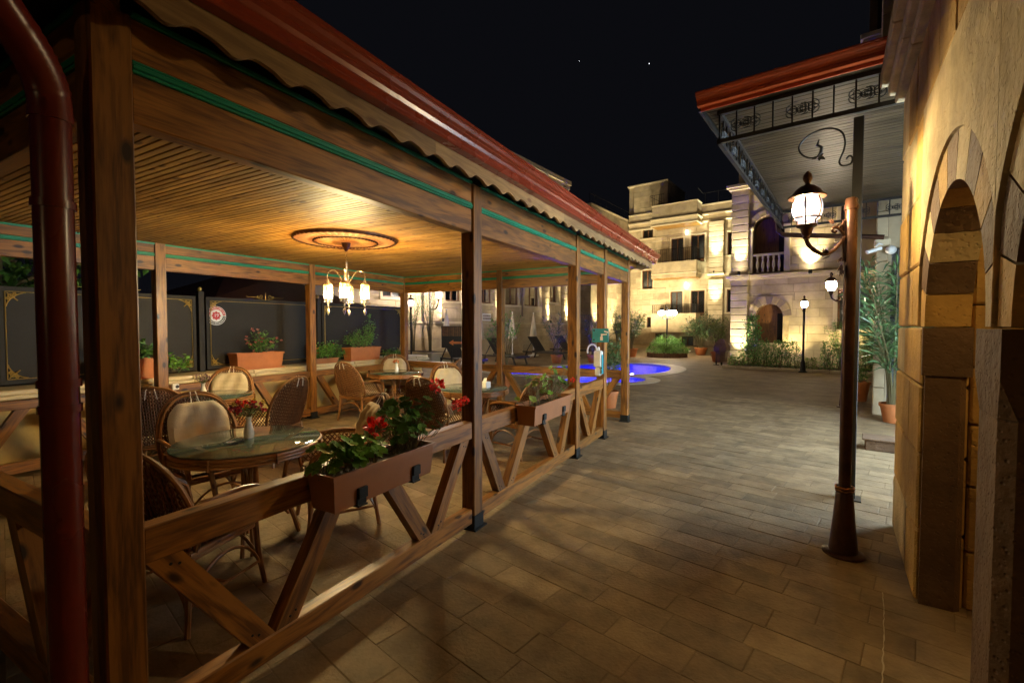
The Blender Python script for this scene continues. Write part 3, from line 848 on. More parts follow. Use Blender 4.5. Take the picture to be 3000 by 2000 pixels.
# pale mortar repair line running along the paving by the arcade
m = MB(); random.seed(77)
P = [(.655, 3.43), (.607, 3.13), (.55, 2.83), (.485, 2.50), (.42, 2.2), (.36, 1.9)]
A, B = [], []
for i in range(50):
    t = i / 49 * 4.999; k = int(t); q = Vector(P[k]).lerp(Vector(P[k + 1]), t - k); w = random.uniform(.001, .004); j = random.uniform(-.003, .003)
    A.append((q.x - w + j, q.y, .0045)); B.append((q.x + w + j, q.y, .0045))
m.strip(A, B); m.build("mortar_line", MT['rim'], court)

# ================================================================ CHANDELIER
CH = Vector((-4.5, 3.95, 0))
ch = thing("chandelier", (CH.x, CH.y, 1.73), "brass chandelier with lit glass lanterns and drops hanging under a copper medallion", "chandelier")
m = MB(); 
m.lathe([(.60, -.002), (.595, -.018), (.55, -.022), (.50, -.020), (.42, -.026), (.40, -.034), (.36, -.038), (.30, -.034), (.16, -.038), (.10, -.050), (.001, -.052)][::-1], 64, (CH.x, CH.y, CEIL), True)
med = m.build("medallion", MT['medal'], ch, True)
for R0, rr, z in ((.585, .012, -.024), (.365, .010, -.042)):
    m = MB(); n = 96
    pts = [(CH.x + (R0 + .004 * (i % 2)) * math.cos(2 * math.pi * i / n), CH.y + (R0 + .004 * (i % 2)) * math.sin(2 * math.pi * i / n), CEIL + z) for i in range(n)]
    m.tube(pts, [rr * (1.25 if i % 2 else .8) for i in range(n)], 6, closed=True); m.build("rope_ring", MT['bronze'], med)
m = MB(); n = 40      # radial relief
for i in range(n):
    an = 2 * math.pi * i / n; d = Vector((math.cos(an), math.sin(an), 0)); t = Vector((-d.y, d.x, 0))
    for (r0, r1, z, w) in ((.41, .56, -.03, .020), (.14, .34, -.042, .012)):
        c0, c1 = CH + d * r0 + Vector((0, 0, CEIL + z)), CH + d * r1 + Vector((0, 0, CEIL + z + .006))
        mid = (c0 + c1) / 2
        m.add([c0, mid + t * w - Vector((0, 0, .002)), c1, mid - t * w - Vector((0, 0, .002)), mid - Vector((0, 0, .009))], [(0, 1, 4), (1, 2, 4), (2, 3, 4), (3, 0, 4)])
m.build("petal_relief", MT['medalp'], med)
m = MB(); m.lathe([(.012, -.15), (.02, -.14), (.025, -.12), (.045, -.09), (.05, -.06), (.062, -.045), (.062, -.038)], 20, (CH.x, CH.y, CEIL)); m.build("canopy", MT['bronze'], ch, True)
m = MB(); z = CEIL - .15
i = 0
while z > 2.40:
    a = R(90) * (i % 2); pts = [(CH.x + .008 * math.cos(t) * math.cos(a), CH.y + .008 * math.cos(t) * math.sin(a), z - .013 + .014 * math.sin(t)) for t in [2 * math.pi * q / 8 for q in range(8)]]
    m.tube(pts, .0026, 4, closed=True); z -= .021; i += 1
m.build("chain", MT['brass'], ch)
m = MB(); m.lathe([(.006, 2.04), (.02, 2.06), (.03, 2.09), (.022, 2.12), (.034, 2.15), (.018, 2.18), (.012, 2.22), (.011, 2.38), (.016, 2.39), (.004, 2.41)], 14, (CH.x, CH.y, 0)); m.build("stem", MT['brass'], ch, True)
m = MB(); m.lathe([(.003, 1.90), (.018, 1.93), (.026, 1.97), (.016, 2.0), (.008, 2.04)], 12, (CH.x, CH.y, 0)); m.build("bottom_finial", MT['brass'], ch, True)
for k in range(4):
    an = R(28.83 + 13 + 90 * k); d = Vector((math.cos(an), math.sin(an), 0))
    P = lambda r, z: CH + d * r + Vector((0, 0, z))
    m = MB(); m.tube(bez(P(.02, 2.13), P(.09, 2.22), P(.11, 2.31), P(.17, 2.285), 8) + bez(P(.17, 2.285), P(.215, 2.27), P(.23, 2.22), P(.215, 2.17), 8)[1:], .0055, 6)
    m.build("arm", MT['brass'], ch, True)
    c = P(.215, 0)
    m = MB(); m.lathe([(.054, 2.105), (.050, 2.118), (.030, 2.13), (.026, 2.142), (.014, 2.15), (.016, 2.165), (.006, 2.185)], 16, c)
    lan = m.build("lantern_cap", MT['brass'], ch, True)
    m = MB(); m.lathe([(.052, 1.935), (.052, 2.02)], 18, c, False); m.build("glass_cylinder", MT['lampglass'], lan, True)
    m = MB(); m.lathe([(.052, 2.02), (.052, 2.105)], 18, c, False); m.build("amber_glass", MT['amber'], lan, True)
    m = MB()
    for z in (1.935, 2.02, 2.105): m.tube([(c.x + .053 * math.cos(2 * math.pi * i / 18), c.y + .053 * math.sin(2 * math.pi * i / 18), z) for i in range(18)], .0035, 5, closed=True)
    for i in range(6):
        a2 = 2 * math.pi * i / 6; m.tube([(c.x + .0535 * math.cos(a2), c.y + .0535 * math.sin(a2), 1.935), (c.x + .0535 * math.cos(a2), c.y + .0535 * math.sin(a2), 2.105)], .0025, 4)
    m.build("cage", MT['brass'], lan)
    m = MB(); m.ball((c.x, c.y, 1.985), .026, 12, 8, 1.35); m.build("bulb", MT['bulb'], lan, True)
    m = MB(); m.lathe([(.006, 1.84), (.012, 1.855), (.010, 1.87), (.022, 1.89), (.044, 1.925), (.054, 1.935)], 16, c); m.build("lantern_cup", MT['brass'], lan, True)
    m = MB()
    for i in range(9):
        a2 = 2 * math.pi * i / 9; m.ball((c.x + .045 * math.cos(a2), c.y + .045 * math.sin(a2), 1.905), .008, 6, 4)
    m.build("glass_bead", MT['china'], lan)
    m = MB(); m.tube([(c.x, c.y, 1.84), (c.x, c.y, 1.82)], .002, 4); m.lathe([(.001, 1.735), (.013, 1.76), (.020, 1.785), (.016, 1.80), (.006, 1.82)], 8, c); m.build("drop_pendant", MT['brass'], lan)
    lamp('POINT', (c.x, c.y, 1.985), 98, (1, .77, .36), .032, ch)

# ================================================================ TABLES
TBL = {1: (-3.38, 2.03), 2: (-6.02, 3.10), 3: (-6.02, 6.42), 4: (-3.55, 5.30)}
def make_table():
    t = proto("rattan_table", "t", "table", "round rattan tables in the pavilion")
    r = .49
    for z, rr, q in ((.725, .012, r + .008), (.702, .012, r + .012), (.679, .012, r + .008)):
        m = MB(); m.tube([(q * math.cos(2 * math.pi * i / 48), q * math.sin(2 * math.pi * i / 48), z) for i in range(48)], rr, 7, closed=True); m.build("rim_cane", MT['rattan'], t, True)
    m = MB(); m.lathe([(r - .03, .668), (r - .004, .668), (r - .004, .722), (r - .03, .722)], 48, (0, 0, 0), False); m.build("apron", MT['weave'], t, True)
    for i in range(8):
        a = 2 * math.pi * (i + .5) / 8; d = Vector((math.cos(a), math.sin(a), 0)); sd = Vector((-d.y, d.x, 0))
        m = MB(); m.bar(d * (r + .022) + Vector((0, 0, .664)), d * (r + .022) + Vector((0, 0, .739)), .03, .005, up=tuple(sd)); m.build("binding", MT['rattan'], t)
    m = MB(); m.lathe([(r - .006, .7385), (r + .004, .741), (r + .004, .7455), (r, .748)], 64); m.build("glass_top", MT['glass'], t, True)
    m = MB(); m.lathe([(r - .02, .700), (r - .02, .708)], 40)
    m.build("woven_underlay", MT['weave'], t)
    for i in range(4):
        a = R(45 + 90 * i); d = Vector((math.cos(a), math.sin(a), 0)); sd = Vector((-d.y, d.x, 0))
        m = MB()
        for s in (-.022, .022): m.tube([d * .27 + sd * s + Vector((0, 0, .69)), d * .22 + sd * s + Vector((0, 0, .36)), d * .33 + sd * s * 1.4], .015, 7)
        lg = m.build("leg", MT['rattan'], t, True)
        m = MB(); m.tube(bez(d * .235 + Vector((0, 0, .45)), d * .24 + Vector((0, 0, .6)), d * .38 + Vector((0, 0, .62)), d * .46 + Vector((0, 0, .68)), 8), .011, 6)
        m.build("upper_brace", MT['rattan'], lg, True); m = MB()
        m.tube(bez(d * .26 + Vector((0, 0, .14)), d * .15 + Vector((0, 0, .3)), d * .05 + Vector((0, 0, .3)), Vector((0, 0, .31)), 8), .010, 6)
        m.build("lower_brace", MT['rattan'], lg, True)
    m = MB(); m.tube([(.24 * math.cos(2 * math.pi * i / 28), .24 * math.sin(2 * math.pi * i / 28), .30) for i in range(28)], .012, 6, closed=True); m.build("shelf_ring", MT['rattan'], t, True)
    return t
tb = make_table()
TL = {1: "round glass-topped rattan table holding a vase of maroon and yellow flowers", 2: "round glass-topped rattan table holding a vase of dried mauve flowers",
      3: "round glass-topped rattan table holding a vase of orange carnations", 4: "round glass-topped rattan table holding a white napkin box"}
for k, (x, y) in TBL.items():
    o = tb if k == 1 else copy_tree(tb)
    o.location = (x, y, 0); o.rotation_euler = (0, 0, R((10, 30, -12, 22)[k - 1])); o["label"] = TL[k]

# ================================================================ CHAIRS
def make_chair():
    t = proto("rattan_armchair", "c", "chair", "rattan armchairs round the tables")
    def bk(x, z):       # back surface: leans and wraps
        return Vector((x, -.235 - (z - .42) * .30 + .55 * x * x, z))
    hoop = lambda a, k=1.0: (.305 * k * math.copysign(abs(math.cos(a)) ** .8, math.cos(a)), .60 + .41 * k * math.sin(a) ** .85 if math.sin(a) > 0 else .60)
    H = [hoop(math.pi * i / 24) for i in range(25)]
    loop = [(.255, .40), (.29, .50)] + H + [(-.29, .50), (-.255, .40)]
    m = MB()
    for off in (0, 1):
        m.tube([bk(x * (1 - .045 * off), z if z < .5 else .42 + (z - .42) * (1 - .035 * off)) + Vector((0, .024 * off, 0)) for x, z in loop], .0125, 7)
    m.build("back_frame", MT['rattan'], t, True)
    def inb(x, z):
        if z < .42 or abs(x) > .29: return False
        if z < .60: return abs(x) < .25 + (z - .42) * .2
        q = min(1, abs(x) / .29) ** (1 / .8)
        return z < .60 + .39 * (math.sin(math.acos(q)) ** .85)
    m = MB()
    def weave_lines(m, inside_f, surf, x0, x1, z0, z1, sp, rad, angs):
        for ang in angs:
            d = Vector((math.cos(R(ang)), math.sin(R(ang)))); nrm = Vector((-d.y, d.x)); cx, cz = (x0 + x1) / 2, (z0 + z1) / 2
            ext = max(x1 - x0, z1 - z0)
            for k in range(int(-ext / sp), int(ext / sp) + 1):
                run_ = []
                for i in range(41):
                    q = Vector((cx, cz)) + nrm * k * sp + d * (i / 40 - .5) * ext * 1.6
                    if inside_f(q.x, q.y): run_.append(surf(q.x, q.y))
                    else:
                        if len(run_) > 1: m.tube([run_[0]] + run_[2:-1:3] + [run_[-1]], rad, 4, caps=False)
                        run_ = []
                if len(run_) > 1: m.tube([run_[0]] + run_[2:-1:3] + [run_[-1]], rad, 4, caps=False)
    weave_lines(m, inb, lambda x, z: bk(x, z) + Vector((0, .004, 0)), -.3, .3, .42, 1.0, .021, .0046, (55, 125))
    for i in range(-13, 14):      # close upright canes behind the diagonal weave
        x = i * .0215; zs = [z for z in [.42 + q * .02 for q in range(30)] if inb(x, z)]
        if len(zs) > 3: m.tube([bk(x, z) - Vector((0, .006, 0)) for z in (zs[0], zs[len(zs) // 3], zs[2 * len(zs) // 3], zs[-1])], .0052, 4, caps=False)
    m.build("woven_back", MT['weave'], t)
    for s in (-1, 1):
        top = bez((s * .292, -.27, .66), (s * .335, -.08, .70), (s * .335, .16, .69), (s * .29, .235, .60), 12) + bez((s * .29, .235, .60), (s * .275, .255, .54), (s * .262, .25, .47), (s * .255, .235, .42), 5)[1:]
        m = MB(); m.tube(top, .0135, 7); m.tube([p + Vector((-s * .02, 0, -.02)) for p in top], .010, 6); arm = m.build("armrest", MT['rattan'], t, True)
        m = MB()
        zt = lambda y: .69 - max(0, (abs(y - .02) - .12)) ** 2 * 2.2 if y < .16 else .69 - (y - .16) * 1.5
        weave_lines(m, lambda y, z: -.25 < y < .24 and .43 < z < zt(y) - .01, lambda y, z: Vector((s * (.262 + (z - .42) * .14), y, z)), -.26, .25, .42, .70, .030, .0042, (48, 132))
        m.build("arm_lattice", MT['weave'], arm)
    m = MB()
    seat = [(-.255, .235), (.255, .235), (.262, -.225), (-.262, -.225)]
    m.tube([(x, y, .41) for x, y in seat], .0155, 7, closed=True); m.tube([(x * .98, y * .98, .382) for x, y in seat], .0125, 7, closed=True)
    m.build("seat_frame", MT['rattan'], t, True)
    m = MB(); m.box(-.245, .245, -.215, .225, .398, .408); m.build("seat_panel", MT['weave'], t)
    for sx in (-1, 1):
        for sy in (-1, 1):
            m = MB(); m.tube([(sx * .248, sy * .225, .43), (sx * .255, sy * .24, .2), (sx * .272, sy * .268, 0)], [.017, .0165, .0155], 8); m.build("leg", MT['rattan'], t, True)
    m = MB()
    for sy in (-1, 1):
        m.tube(bez((-.262, sy * .25, .10), (-.2, sy * .24, .40), (.2, sy * .24, .40), (.262, sy * .25, .10), 12), .0095, 6)
    for sx in (-1, 1):
        m.tube(bez((sx * .262, -.25, .10), (sx * .255, -.18, .40), (sx * .255, .18, .40), (sx * .262, .25, .10), 12), .0095, 6)
    m.build("leg_arches", MT['rattan'], t, True)
    m = MB(); m.tube([(-.262, 0, .15), (.262, 0, .15)], .009, 6); m.tube([(-.262, -.25, .15), (-.262, .25, .15)], .010, 6); m.tube([(.262, -.25, .15), (.262, .25, .15)], .010, 6); m.build("stretchers", MT['rattan'], t, True)
    # cushions
    def pillow(fn, nu, nv, th):
        m = MB(); F, B = [], []
        for i in range(nu + 1):
            for j in range(nv + 1):
                a, b = i / nu * 2 - 1, j / nv * 2 - 1
                p, n = fn(a, b); e = max(0, (1 - a ** 4) * (1 - b ** 4)) ** .45
                w = .010 * math.sin(a * 9 + b * 3) * e + .006 * math.sin(b * 14 + a * 2) * e
                F.append(p + n * (th * e + w)); B.append(p - n * (th * .55 * e))
        W_ = nv + 1; fs = []
        for i in range(nu):
            for j in range(nv):
                q = i * W_ + j; fs.append((q, q + W_, q + W_ + 1, q + 1))
        o = len(F)
        fs += [(f[3] + o, f[2] + o, f[1] + o, f[0] + o) for f in fs]
        m.add(F + B, fs); return m
    m = pillow(lambda a, b: (Vector((a * .235, b * .215 + .005, .445)), Vector((0, 0, 1))), 12, 12, .04); m.build("seat_cushion", MT['cushion'], t, True)
    def bf(a, b):
        z = .50 + (b + 1) / 2 * .42
        wx = .235 * (1 - max(0, b) ** 3 * .42) * (1 - max(0, -b) ** 4 * .12)
        return bk(a * wx, z) + Vector((0, .052, .014)), Vector((0, .95, .3))
    m = pillow(bf, 14, 14, .042); m.build("back_cushion", MT['cushion'], t, True)
    m = MB()
    for s in (-1, 1):
        m.tube([bk(s * .03, .93) + Vector((0, .05, .0)), bk(s * .02, 1.005) + Vector((0, .02, .015)), bk(s * .035, .99) + Vector((0, -.03, 0)), bk(s * .05, .90) + Vector((0, -.04, 0))], .0045, 5)
    m.build("cushion_tie", MT['tie'], t)
    return t
chp = make_chair()
CHAIRS = [((-4.06, 2.12), TBL[1], "cushioned rattan armchair at the maroon-flower table, between it and the dried mauve-flower table"),
          ((-3.08, 2.58), TBL[1], "cushioned rattan armchair at the maroon-flower table, next to the post after the geranium planter"),
          ((-2.90, 1.38), TBL[1], "cushioned rattan armchair at the maroon-flower table, backed against the street rail near the downspout"),
          ((-6.47, 3.55), TBL[2], "cushioned rattan armchair by the dried mauve-flower table, backed towards the red-flowered terracotta trough"),
          ((-5.15, 3.35), TBL[2], "cushioned rattan armchair turning its woven back under the chandelier, facing the mauve-flower table"),
          ((-5.45, 2.40), TBL[2], "cushioned rattan armchair by the dried mauve-flower table on the side of the downspout"),
          ((-6.05, 5.60), TBL[3], "cushioned rattan armchair by the orange-carnation table, turned towards the pool end"),
          ((-6.52, 6.93), TBL[3], "cushioned rattan armchair in the pavilion's back corner by the orange-carnation table"),
          ((-5.24, 6.75), TBL[3], "cushioned rattan armchair by the orange-carnation table on its street side"),
          ((-3.52, 4.53), TBL[4], "cushioned rattan armchair by the napkin-box table, woven back towards the maroon-flower table"),
          ((-4.14, 5.70), TBL[4], "cushioned rattan armchair by the napkin-box table, cushion facing the geranium planter"),
          ((-2.70, 5.08), TBL[4], "cushioned rattan armchair by the napkin-box table, backed against the street rail")]
for i, ((x, y), (tx, ty), lab) in enumerate(CHAIRS):
    o = chp if i == 0 else copy_tree(chp)
    d = Vector((tx - x, ty - y)); rz = math.atan2(d.y, d.x) - math.pi / 2 + R((0, 0, -20, 0, 0, 12, 4, 0, -5, -3, 4, 2)[i])
    o.location = (x, y, 0); o.rotation_euler = (0, 0, rz); o["label"] = lab

# ================================================================ VASES AND FLOWERS
def vase(loc, label, hgt=.15):
    v = thing("flower_vase", loc, label, "vase", "white vases on the tables")
    m = MB(); k = hgt / .15
    m.lathe([(.030, 0), (.034, .005), (.036, .03 * k), (.034, .06 * k), (.022, .10 * k), (.017, .118 * k), (.022, .14 * k), (.026, .15 * k), (.021, .148 * k), (.014, .118 * k)], 18, loc); m.build("vase_body", MT['china'], v, True)
    return v
def bouquet(loc, label, mats, n, rad, hgt, cat="flowers", fl=.016):
    f = thing("flower_bunch", loc, label, cat)
    st, lf = MB(), MB(); fm_ = {k: MB() for k in mats}
    for i in range(n):
        an = random.uniform(0, 6.28); q = math.sqrt(random.random()) * rad
        tip = Vector(loc) + Vector((q * math.cos(an), q * math.sin(an), hgt * random.uniform(.55, 1) - q * .35))
        st.tube(bez(loc, Vector(loc) + Vector((0, 0, hgt * .4)), tip - Vector((0, 0, hgt * .2)), tip, 4), .0016, 4)
        mt = fm_[random.choice(mats)]
        for k in range(11):
            d = Vector((random.gauss(0, 1), random.gauss(0, 1), random.gauss(.5, 1))).normalized()
            mt.leaf(tip, d, Vector((random.gauss(0, 1), random.gauss(0, 1), 1)), fl * random.uniform(.7, 1.2), fl * .75)
        for k in range(3):
            p = Vector(loc).lerp(tip, random.uniform(.4, .9)); lf.leaf(p, (random.gauss(0, 1), random.gauss(0, 1), .3), (0, 0, 1), .03, .012)
    st.build("stems", MT['stem'], f); lf.build("leaves", MT['leafd'], f)
    for k in mats: fm_[k].build("blossoms", MT[k], f)
    return f
VT = .7485
def setv(pos, vl, fl_, mats, n=26, rad=.085, hgt=.15, fs=.017, vh=.15):
    vase((pos[0], pos[1], VT), vl, vh)
    bouquet((pos[0], pos[1], VT + vh * .8), fl_, mats, n, rad, hgt, fl=fs)
setv((-3.43, 2.06), "white china vase holding maroon and yellow flowers", "bunch of maroon and yellow artificial flowers in a white vase", ['maroon', 'red', 'maroon', 'yellow'], 42, .12, .19, .023, .165)
setv((-6.02, 3.06), "white china vase holding dried mauve flowers", "bunch of dried mauve flowers in a white vase", ['mauve'], 34, .09, .16, .016, .155)
setv((-5.98, 6.40), "white china vase holding orange carnations", "bunch of small orange carnations in a white vase", ['orange'], 14, .07, .10, .022, .17)
nb = thing("napkin_box", (-3.38, 5.36, VT), "white napkin box standing on the glass of the rattan table", "napkin box")
m = MB(); m.box(-3.44, -3.32, 5.30, 5.42, VT, VT + .085, .006); m.build("box", MT['white'], nb)
m = MB(); m.prism([(-3.41, 5.36, VT + .085), (-3.35, 5.35, VT + .085), (-3.36, 5.37, VT + .14), (-3.40, 5.365, VT + .13)], (0, .004, 0)); m.build("napkin", MT['wht'], nb)

# ================================================================ PLANTERS ON THE STREET RAIL
def trough(t, x0, x1, y0, y1, z0, z1, mat, inset=.022, lip=.02, th=.008):
    # tapered box open at the top with a rolled lip
    m = MB()
    def ring(ex, z): return [(x0 + ex, y0 + ex, z), (x1 - ex, y0 + ex, z), (x1 - ex, y1 - ex, z), (x0 + ex, y1 - ex, z)]
    rings = [ring(inset, z0), ring(inset * .9, z0 + .012), ring(.006, z1 - lip), ring(-.006, z1 - lip), ring(-.006, z1), ring(th, z1), ring(th + .004, z1 - .05)]
    vs = [p for r in rings for p in r]; fs = [(3, 2, 1, 0)]
    for i in range(len(rings) - 1):
        for k in range(4):
            k2 = (k + 1) % 4; fs.append((i * 4 + k, i * 4 + k2, i * 4 + 4 + k2, i * 4 + 4 + k))
    m.add(vs, fs); b = m.build("trough", mat, t)
    m = MB()
    n = 14; vs, fs = [], []
    for i in range(n + 1):
        for j in range(5):
            vs.append((x0 + .012 + (x1 - x0 - .024) * j / 4, y0 + .012 + (y1 - y0 - .024) * i / n, z1 - .035 + random.uniform(-.008, .012)))
    for i in range(n):
        for j in range(4): fs.append((i * 5 + j, i * 5 + j + 1, i * 5 + j + 6, i * 5 + j + 5))
    m.add(vs, fs); m.build("soil", MT['soil'], t)
    return b
def rail_planter(y0, y1, label):
    t = thing("rail_planter", (-1.87, (y0 + y1) / 2, .70), label, "planter", "brown planters hooked on the street rail")
    X0, X1, Z0, Z1 = -1.968, -1.765, .70, .885
    trough(t, X0, X1, y0, y1, Z0, Z1, MT['planter'])
    for yb in (y0 + (y1 - y0) * .24, y0 + (y1 - y0) * .78):
        m = MB(); w = .03
        m.box(X1 - .02, X1 + .002, yb - w, yb + w, Z0 + .03, Z0 + .085, .002); m.box(X0 - .008, X1 - .003, yb - w, yb + w, Z0 - .012, Z0 - .002)
        m.box(X0 - .012, X0 - .004, yb - w, yb + w, Z0 - .012, .872); m.box(-2.066, X0 - .004, yb - w, yb + w, .859, .866)
        m.box(-2.072, -2.066, yb - w, yb + w, .80, .866); m.box(X1 - .02, X1 - .012, yb - w, yb + w, Z0 - .012, Z0 + .03)
        m.build("bracket", MT['shoe'], t)
    return t
rail_planter(1.46, 2.22, "brown plastic planter of blooming red geraniums hooked on the pavilion rail")
rail_planter(3.64, 4.52, "brown plastic planter of leggy, nearly bare geraniums hooked on the pavilion rail")

def geranium(name, loc, label, n, spread, h, nfl, leafr=.05, mat='leaf', seed=1, blooms=(), cat="plant"):
    random.seed(seed)
    t = thing(name, loc, label, cat)
    st, lf, fl = MB(), MB(), MB(); L0 = Vector(loc)
    for i in range(n):
        bx = L0 + Vector((random.uniform(-.03, .03), random.uniform(-1, 1) * spread * .55, 0))
        an = random.uniform(0, 6.28); zz = random.uniform(.25, 1) * h; q = random.uniform(.03, .13) * (1.25 - .5 * zz / h)
        top = bx + Vector((q * math.cos(an), q * math.sin(an) * 1.2, zz))
        st.tube(bez(bx, bx + Vector((0, 0, zz * .5)), top - Vector((0, 0, .02)), top, 4), .0026, 4)
        nr = Vector((math.cos(an) * .7 + random.gauss(0, .3), math.sin(an) * .7 + random.gauss(0, .3), 1))
        lf.rleaf(top, nr, leafr * random.uniform(.55, 1.1))
    for (dx, dy, dz, r) in blooms:
        fl = MB()
        c = L0 + Vector((dx, dy, dz)); st.tube(bez(L0 + Vector((0, dy * .5, .03)), L0 + Vector((dx * .3, dy * .7, dz * .5)), c - Vector((dx * .3, 0, .05)), c, 6), .0028, 5)
        for k in range(46):
            d = Vector((random.gauss(0, 1), random.gauss(0, 1), random.gauss(.2, .8))).normalized()
            fl.leaf(c + d * r * .55, (d + Vector((random.gauss(0, .6), random.gauss(0, .6), random.gauss(0, .6)))), d, r * .62, r * .5)
        fl.build("flower_head", MT['red'], t)
    st.build("stems", MT['stem'], t); lf.build("foliage", MT[mat], t)
    return t
PZ = .855
geranium("geranium", (-1.87, 1.64, PZ), "bushy low geranium with one big red bloom", 46, .34, .17, 0, .050, 'leaf', 11, [(.03, .16, .20, .062)])
geranium("geranium", (-1.87, 2.08, PZ), "tall leafy geranium with red blooms leaning to the post", 80, .20, .31, 0, .044, 'leafd', 12, [(.06, .22, .37, .052), (.04, .46, .20, .042), (.06, .52, .23, .038)])
geranium("geranium", (-1.87, 3.86, PZ), "leggy yellowing geranium with few leaves", 18, .3, .30, 0, .038, 'leafy', 13)
geranium("geranium", (-1.87, 4.30, PZ), "straggly geranium trailing one small red bloom", 34, .25, .34, 0, .038, 'leaf', 14, [(.06, .36, .16, .03)])

# ================================================================ TERRACOTTA TROUGHS ON THE COPING
def coping_trough(y0, y1, label, h=.27, w=.26):
    t = thing("terracotta_trough", (-7.36, (y0 + y1) / 2, .90), label, "planter", "terracotta troughs on the coping")
    trough(t, -7.36 - w / 2, -7.36 + w / 2, y0, y1, .901, .90 + h, MT['terra'], .03, .03)
    m = MB(); m.box(-7.36 - w / 2 - .004, -7.36 + w / 2 + .004, y0 - .01, y1 + .01, .9005, .916, .003); m.build("saucer", MT['terra'], t)
coping_trough(4.18, 4.98, "terracotta trough holding a straggly red-flowering plant on the coping")
coping_trough(6.44, 7.26, "terracotta trough overgrown with tall green foliage on the coping")
coping_trough(2.50, 3.14, "terracotta trough holding a dark leafy bush on the coping")
def bush(name, loc, label, n, rx, ry, h, mat, L=.05, w=.03, seed=1, flowers=None, nf=0, cat="plant", stems=12, lean=(0, 0), group=None):
    random.seed(seed)
    t = thing(name, loc, label, cat, group)
    st, lf, fl = MB(), MB(), MB(); L0 = Vector(loc); tips = []
    for i in range(stems):
        an = random.uniform(0, 6.28); q = math.sqrt(random.random())
        tip = L0 + Vector((q * rx * math.cos(an) + lean[0], q * ry * math.sin(an) + lean[1], h * random.uniform(.55, 1) * (1 - .3 * q * q)))
        pth = bez(L0 + Vector((rx * .2 * math.cos(an), ry * .3 * math.sin(an), 0)), L0 + Vector((rx * .3 * math.cos(an), ry * .4 * math.sin(an), h * .3)), tip - Vector((0, 0, h * .25)), tip, 8)
        st.tube(pth, [.006 * (1 - .7 * k / 8) * max(1, h) for k in range(9)], 5); tips.append(pth)
    for i in range(n):
        pth = random.choice(tips); k = random.uniform(1.6, 8); a, b = pth[int(min(7, k))], pth[int(min(7, k)) + 1]
        p = a.lerp(b, k - int(min(7, k))) + Vector((random.gauss(0, rx * .16), random.gauss(0, ry * .16), random.gauss(0, h * .05)))
        d = (b - a).normalized() * .5 + Vector((random.gauss(0, .8), random.gauss(0, .8), random.gauss(0, .5)))
        lf.leaf(p, d, (random.gauss(0, .5), random.gauss(0, .5), 1), L * random.uniform(.6, 1.3), w * random.uniform(.7, 1.2), .15)
    for i in range(nf):
        pth = random.choice(tips); p = pth[-1] + Vector((random.gauss(0, rx * .25), random.gauss(0, ry * .25), random.gauss(0, h * .10)))
        for k in range(14):
            d = Vector((random.gauss(0, 1), random.gauss(0, 1), random.gauss(0, 1))).normalized(); fl.leaf(p, d, d.orthogonal(), .028, .022)
    st.build("stems", MT['stem'], t); lf.build("foliage", MT[mat], t)
    if nf: fl.build("flowers", MT[flowers], t)
    return t
bush("flowering_plant", (-7.36, 4.66, 1.13), "straggly plant with clusters of faded red flowers in a terracotta trough", 260, .12, .24, .40, 'leafd', .055, .035, 21, 'pink', 22)
bush("leafy_plant", (-7.36, 6.80, 1.13), "tall feathery green plant rising from a terracotta trough", 750, .15, .40, .46, 'leaf', .055, .016, 22, 'pink', 3, stems=22)
bush("leafy_plant", (-7.36, 7.06, 1.15), "upright green shoot with a pink tip beside the feathery trough plant", 420, .09, .14, .72, 'leaf', .055, .016, 26, stems=7)
bush("leafy_plant", (-7.36, 2.84, 1.12), "dark leafy bush filling a terracotta trough", 620, .16, .34, .38, 'leafd', .075, .05, 23, stems=18)
bush("trailing_plant", (-7.30, 3.36, .96), "green plant trailing over the coping beside the dark bush", 130, .10, .16, .30, 'leaf', .07, .05, 24, stems=8)
bush("bushy_plant", (-7.33, 5.86, .98), "bushy green plant with orange flowers between the terracotta troughs", 640, .18, .26, .34, 'leaf', .06, .035, 25, 'orange', 5, stems=16)
pt_ = thing("plastic_trough", (-7.33, 5.86, .90), "low trough under the orange-flowered bushy plant on the coping", "planter")
trough(pt_, -7.43, -7.23, 5.58, 6.14, .901, 1.0, MT['planter'])
bush("dark_shrub", (-7.40, 6.2, .90), "dark shrub between the bushy plant and the feathery trough", 320, .14, .2, .42, 'leafd', .06, .03, 27, stems=12)
bush("dark_shrub", (-7.40, 7.75, .90), "small dark shrub at the end of the coping", 260, .14, .3, .26, 'leafd', .06, .03, 28, stems=12)

